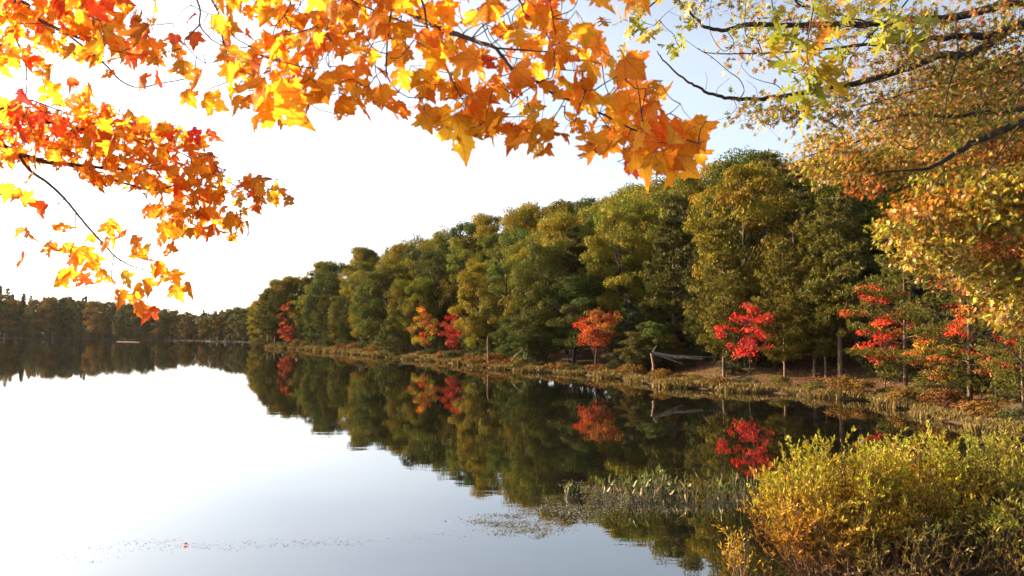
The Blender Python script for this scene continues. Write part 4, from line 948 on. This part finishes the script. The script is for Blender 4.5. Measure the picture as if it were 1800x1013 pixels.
# ------------------------------------------------------------------ oak reaching in from the right
OC = {'g': (.30, .32, .03), 'y': (.50, .34, .03), 'o': (.52, .20, .025), 'r': (.45, .07, .03), 'd': (.13, .13, .022), 'b': (.28, .13, .03), 'u': (.21, .18, .025)}
def ocol(r, n, w):
    ks = list(w); p = np.array([w[k] for k in ks], float); p /= p.sum(); c = np.array([OC[k] for k in ks])[r.choice(len(ks), size=n, p=p)]
    return c * r.uniform(.7, 1.15, (n, 1))
def oak_bough(tree, seed, lines, masses, temps, barkm=M_OBARK, rt=.003, sing=(), flatten=(.7, .7, .45), name='bough'):
    """masses: (poly, clumps, leaves per clump, clump radius m, D0, D1, size, weights)"""
    r = np.random.RandomState(seed); tb = Tubes(); nodes = []
    for pts, D0, D1, r0, r1 in lines:
        q = np.array([p if len(p) == 3 else P(p[0], p[1], d) for p, d in zip(pts, np.linspace(D0, D1, len(pts)))])
        q = smooth_line(q, 5); q[1:-1] += r.normal(size=q[1:-1].shape) * r0 * .07; tb.add(q, np.linspace(r0, r1, len(q)) * .78, 7); nodes += list(q)
    cen, L = [], []
    for poly, nc, nl, cr, D0, D1, size, w in masses:
        xy = sample_poly(r, poly, nc); D = r.uniform(D0, D1, nc); c = PV(xy[:, 0], xy[:, 1], D); cen.append(c)
        for cc in c:
            n = max(2, int(nl * r.uniform(.5, 1.4))); p = cc + np.clip(r.normal(size=(n, 3)), -1.8, 1.8) * np.array(flatten) * cr
            k1 = ocol(r, 1, w); k_ = (.7 * k1 + .3 * ocol(r, n, w)) * r.uniform(.8, 1.15, (n, 1)) * max(.4, 1 + r.normal() * .28); L.append((p, size * r.uniform(.55, 1.2, n), k_, cc))
    for (px, py, D, n, cr, size, w) in sing:
        cc = P(px, py, D); cen.append(cc[None]); p = cc + r.normal(size=(n, 3)) * cr * np.array([1, 1, .7]); L.append((p, size * r.uniform(.7, 1.1, n), ocol(r, n, w), cc))
    NP = grow(tb, nodes, np.concatenate(cen), r, rt, 4, .03)
    for p, s_, c_, cc in L:
        for a in p[::3]:
            m = (cc + a) / 2 + r.normal(size=3) * .01; tb.add(np.array([cc, m, a]), [rt * .5, rt * .4, rt * .3], 3)
    pos = np.concatenate([l[0] for l in L]); S = np.concatenate([l[1] for l in L]); K = np.concatenate([l[2] for l in L]); n = len(pos)
    ya = nrm(r.normal(size=(n, 3)) * .6 + [-.25, 0, -.35]); za = nrm(r.normal(size=(n, 3)) * .7 + [-.5, -.5, .7])
    V, T, C = leaf_set(r, temps, pos, ya, za, S, K, .3)
    off = np.array(tree.location); tb.V = [v - off for v in tb.V]
    b = link(name, tb.mesh(name, barkm), tree); link('foliage', mk_mesh('foliage', V - off, [T], M_OAK, C), b)
oak = bpy.data.objects.new('oak_tree', None); COL.objects.link(oak); oak.location = (8.9, 9.6, .6)
tag(oak, 'oak with long dark bare-tipped branches reaching across the upper sky', 'tree')
OT = smooth_line([[8.9, 9.6, .1], [8.9, 9.6, 2.5], [8.7, 9.6, 5], [8.8, 9.7, 8], [8.6, 9.8, 12]], 5)
tb = Tubes(); tb.add(OT - np.array(oak.location), np.linspace(.42, .2, len(OT)), 12); link('trunk', tb.mesh('trunk', M_OBARK), oak)
o1, o2, o3, o4 = (8.8, 9.6, 7.4), (8.8, 9.6, 7.0), (8.75, 9.6, 6.2), (8.75, 9.6, 5.4)
oak_lines = [
 ([o1, (1900, -5), (1800, 3), (1767, 7), (1723, 20), (1670, 32), (1603, 37), (1536, 42), (1448, 44), (1368, 44), (1311, 44), (1277, 54), (1240, 47), (1220, 30), (1200, 13), (1190, -10)], 9.5, 8.8, .085, .010),
 ([o2, (1880, 42), (1800, 44), (1770, 50), (1737, 62), (1687, 64), (1619, 72), (1536, 77), (1480, 84)], 9.6, 9.2, .11, .014),
 ([(1780, 48), (1750, 67), (1723, 87), (1690, 99), (1653, 97), (1603, 117), (1552, 134), (1502, 148), (1458, 154), (1401, 166), (1351, 173), (1300, 174), (1260, 169), (1227, 154), (1200, 138), (1165, 105), (1155, 90)], 9.5, 8.6, .075, .006),
 ([(1536, 77), (1470, 85), (1428, 89), (1380, 92), (1334, 94), (1250, 94), (1225, 85)], 9.2, 8.8, .022, .005),
 ([o3, (1860, 205), (1800, 215), (1754, 232), (1703, 255), (1663, 279), (1630, 297)], 9.8, 9.2, .08, .028),
 ([(1630, 297), (1590, 300), (1560, 302), (1530, 310)], 9.2, 9.1, .02, .008),
 ([o3, (1860, 190), (1800, 192), (1737, 198), (1670, 205), (1600, 202), (1530, 215)], 10, 9.4, .06, .012),
 ([(1682, 25), (1680, 34), (1683, 100), (1666, 161), (1660, 208), (1643, 238), (1603, 263), (1579, 252), (1572, 245)], 9.0, 8.8, .014, .006),
 ([(1442, 44), (1438, 62), (1425, 88), (1415, 112), (1398, 124), (1350, 108)], 8.8, 8.7, .014, .006),
 ([(1600, -5), (1575, 25), (1548, 45), (1500, 95), (1485, 130)], 8.6, 8.4, .013, .006),
 ([(1340, 94), (1330, 70), (1310, 60), (1311, 0)], 8.8, 8.7, .008, .004),
 ([(1300, 174), (1308, 160), (1300, 140), (1280, 125), (1250, 100), (1225, 85), (1205, 70)], 8.7, 8.7, .009, .003),
 ([(1380, 166), (1365, 150), (1340, 143), (1320, 135), (1306, 121)], 8.7, 8.7, .007, .003),
 ([(1332, 172), (1328, 155), (1313, 142)], 8.7, 8.7, .004, .002), ([(1260, 169), (1262, 155), (1282, 138)], 8.7, 8.7, .004, .002), ([(1240, 160), (1243, 140), (1240, 126)], 8.7, 8.7, .004, .002),
 ([(1290, 176), (1294, 190), (1280, 205), (1255, 213)], 8.7, 8.7, .005, .002),
 ([(1398, 166), (1400, 190), (1401, 225)], 8.7, 8.7, .006, .003),
 ([(1390, -40), (1400, 5), (1440, 15), (1490, 30), (1530, 40)], 8.9, 9.0, .02, .012),
 ([(1800, 110), (1760, 120), (1700, 140), (1640, 150), (1560, 175), (1500, 190)], 9.9, 9.4, .03, .008),
 ([(1790, 225), (1770, 250), (1745, 290), (1722, 318)], 9.5, 9.4, .014, .006),
 ([(1790, 90), (1800, 140), (1770, 170), (1690, 200), (1620, 225)], 10.5, 10, .03, .008),
 ([(1276, 52), (1290, 75), (1272, 90), (1250, 60), (1248, 20), (1252, -5)], 8.8, 8.8, .007, .003),
 ([(1480, 44), (1440, 20), (1390, -5), (1370, -20)], 8.9, 8.8, .012, .006),
]
sky_m = {'b': .25, 'u': .4, 'o': .15, 'g': .35, 'r': .05}
oak_m = [
 ([(1195, -20), (1290, -20), (1275, 40), (1240, 70), (1205, 60)], 14, 8, .14, 8.5, 9.2, .10, sky_m),
 ([(1290, 0), (1480, -20), (1800, -30), (1800, 60), (1600, 70), (1450, 75), (1310, 75)], 105, 14, .24, 8.2, 10.2, .10, sky_m),
 ([(1270, 60), (1450, 60), (1440, 130), (1330, 115), (1280, 110)], 22, 9, .2, 8.4, 9.2, .09, {'b': .4, 'o': .3, 'r': .08, 'u': .3}),
 ([(1300, 178), (1430, 160), (1500, 150), (1470, 225), (1420, 210), (1370, 218), (1310, 215)], 60, 9, .18, 8.4, 9.2, .09, {'u': .5, 'g': .3, 'b': .3, 'r': .1}),
 ([(1440, 130), (1600, 60), (1810, 60), (1810, 230), (1620, 250), (1500, 230)], 200, 28, .3, 8.8, 11, .085, {'u': .4, 'g': .15, 'o': .12, 'b': .3, 'd': .3, 'r': .04}),
]
oak_bough(oak, 31, oak_lines, oak_m, TOS)
# near yellow-green sprays of the same oak
near_lines = [([o4, (1990, -60), (1850, -70), (1700, -60), (1560, -45), (1440, -30), (1350, -25), (1200, -20), (1128, 20)], 6.5, 4.2, .04, .005),
 ([(1440, -30), (1425, 40), (1418, 90), (1425, 125), (1440, 145)], 4.4, 4.3, .006, .003), ([(1560, -45), (1565, 10), (1570, 60)], 4.6, 4.4, .006, .003), ([(1350, -25), (1360, 20), (1362, 50)], 4.3, 4.3, .005, .003)]
g_ = {'g': .65, 'y': .35}
near_s = [(1112, 35, 4.2, 4, .05, .12, g_), (1150, 45, 4.2, 6, .07, .12, g_), (1185, 62, 4.2, 6, .07, .12, g_), (1175, 20, 4.2, 4, .06, .11, g_), (1195, 85, 4.2, 3, .04, .1, g_), (1100, 10, 4.2, 3, .05, .11, {'o': 1}),
 (1368, 60, 4.3, 6, .06, .16, g_), (1395, 55, 4.3, 4, .05, .14, {'y': .5, 'g': .5}), (1470, 70, 4.4, 6, .06, .15, g_), (1440, 65, 4.3, 4, .05, .14, {'o': .5, 'y': .5}), (1420, 130, 4.3, 7, .07, .17, g_), (1400, 145, 4.3, 5, .06, .15, {'g': 1}), (1445, 120, 4.3, 4, .05, .15, {'y': 1}), (1430, 165, 4.3, 4, .05, .15, g_), (1505, 100, 4.4, 3, .04, .14, g_), (1578, 60, 4.4, 6, .06, .17, g_), (1570, 25, 4.4, 5, .07, .16, g_), (1545, 35, 4.4, 4, .06, .15, g_), (1610, 50, 4.4, 4, .06, .16, g_), (1490, 5, 4.4, 4, .06, .14, g_), (1380, 20, 4.3, 4, .06, .13, g_)]
oak_bough(oak, 32, near_lines, [], TO, rt=.0022, sing=near_s)
# golden oak on the right bank
oak2 = bpy.data.objects.new('oak_tree', None); COL.objects.link(oak2); oak2.location = (12.8, 16.5, .8)
tag(oak2, 'yellow and orange oak whose dense foliage fills the upper photo edge above the pines', 'tree')
OT2 = smooth_line([[13.3, 17.5, .2], [13.3, 17.5, 3], [13.2, 17.4, 6], [13.3, 17.4, 10], [13.1, 17.5, 13]], 5)
tb = Tubes(); tb.add(OT2 - np.array(oak2.location), np.linspace(.4, .15, len(OT2)), 12); link('trunk', tb.mesh('trunk', M_OBARK), oak2)
a1, a2, a3 = (13.25, 17.4, 6.2), (13.2, 17.4, 8.5), (13.3, 17.4, 4.6)
g_lines = [([a2, (1860, 250), (1760, 240), (1660, 235), (1560, 240), (1480, 255), (1420, 275)], 16, 15, .07, .012),
 ([a2, (1860, 150), (1780, 140), (1700, 150), (1600, 190), (1500, 210)], 16, 15, .06, .012),
 ([a1, (1880, 360), (1800, 358), (1770, 357), (1700, 345), (1640, 320), (1590, 330)], 15, 14, .07, .012),
 ([a1, (1860, 360), (1800, 375), (1776, 420), (1750, 438), (1723, 451), (1680, 455), (1610, 440)], 14.5, 13.5, .05, .008),
 ([a3, (1860, 480), (1790, 500), (1740, 505), (1690, 500)], 15, 14, .05, .008),
 ([(1800, 640), (1770, 610), (1740, 600), (1700, 615)], 15, 14.5, .02, .006), ([(1800, 560), (1760, 560), (1720, 590), (1690, 620)], 15, 14.5, .02, .006)]
gw = {'y': .24, 'g': .24, 'o': .28, 'u': .3, 'd': .12, 'r': .06}
g_m = [
 ([(1395, 270), (1440, 235), (1500, 215), (1560, 180), (1640, 190), (1640, 300), (1560, 330), (1480, 330), (1420, 300)], 75, 55, .30, 14, 17, .125, {'u': .35, 'g': .15, 'y': .15, 'o': .2, 'd': .25, 'r': .03}),
 ([(1640, 110), (1820, 90), (1820, 330), (1640, 330), (1590, 260)], 120, 60, .31, 13.5, 17, .125, {'u': .35, 'g': .12, 'o': .18, 'y': .12, 'd': .3, 'r': .08}),
 ([(1600, 320), (1820, 300), (1820, 470), (1720, 500), (1640, 480), (1570, 440), (1560, 410), (1600, 380)], 190, 56, .28, 12.5, 15.5, .125, gw),
 ([(1720, 440), (1820, 400), (1820, 580), (1760, 570), (1740, 520)], 60, 50, .27, 12.5, 15, .12, {'g': .4, 'u': .3, 'y': .3, 'o': .2, 'r': .1}),
 ([(1620, 440), (1800, 420), (1790, 560), (1700, 520)], 40, 36, .34, 15, 17, .11, {'r': .6, 'o': .4}),
]
oak_bough(oak2, 33, g_lines, g_m, TOS, rt=.006, flatten=(.9, .9, .3))
# red floating leaf
r = np.random.RandomState(5); g = G(323, 959)
V, T, C = leaf_set(r, TM[:1], np.array([[0, 0, 0.01]]), np.array([[1., .3, 0]]), np.array([[0, 0, 1.]]), np.array([.08]), np.array([[.6, .05, .03]]), .2)
o = link('fallen_leaf', mk_mesh('fallen_leaf', V, [T], M_MAPLE, C, True), loc=(g[0], g[1], .004)); tag(o, 'single red maple leaf floating on the bright water', 'leaf')

# thin evening haze over the lake and woods
def haze_box():
    m, nt, out = mat_new('haze'); pv = N(nt, 'ShaderNodeVolumePrincipled'); pv.inputs['Density'].default_value = .000035
    pv.inputs['Color'].default_value = (.95, .93, .9, 1); pv.inputs['Anisotropy'].default_value = .3
    nt.links.new(pv.outputs[0], out.inputs['Volume'])
    x0, x1, y0, y1, z0, z1 = -7000, 7000, -7000, 8000, -4, 40
    v = [(a, b, c) for c in (z0, z1) for b in (y0, y1) for a in (x0, x1)]
    f = [[0, 2, 3, 1], [4, 5, 7, 6], [0, 1, 5, 4], [2, 6, 7, 3], [0, 4, 6, 2], [1, 3, 7, 5]]
    tag(link('haze', mk_mesh('haze', np.array(v, float), [np.array(f)], m)), kind='stuff')
haze_box()
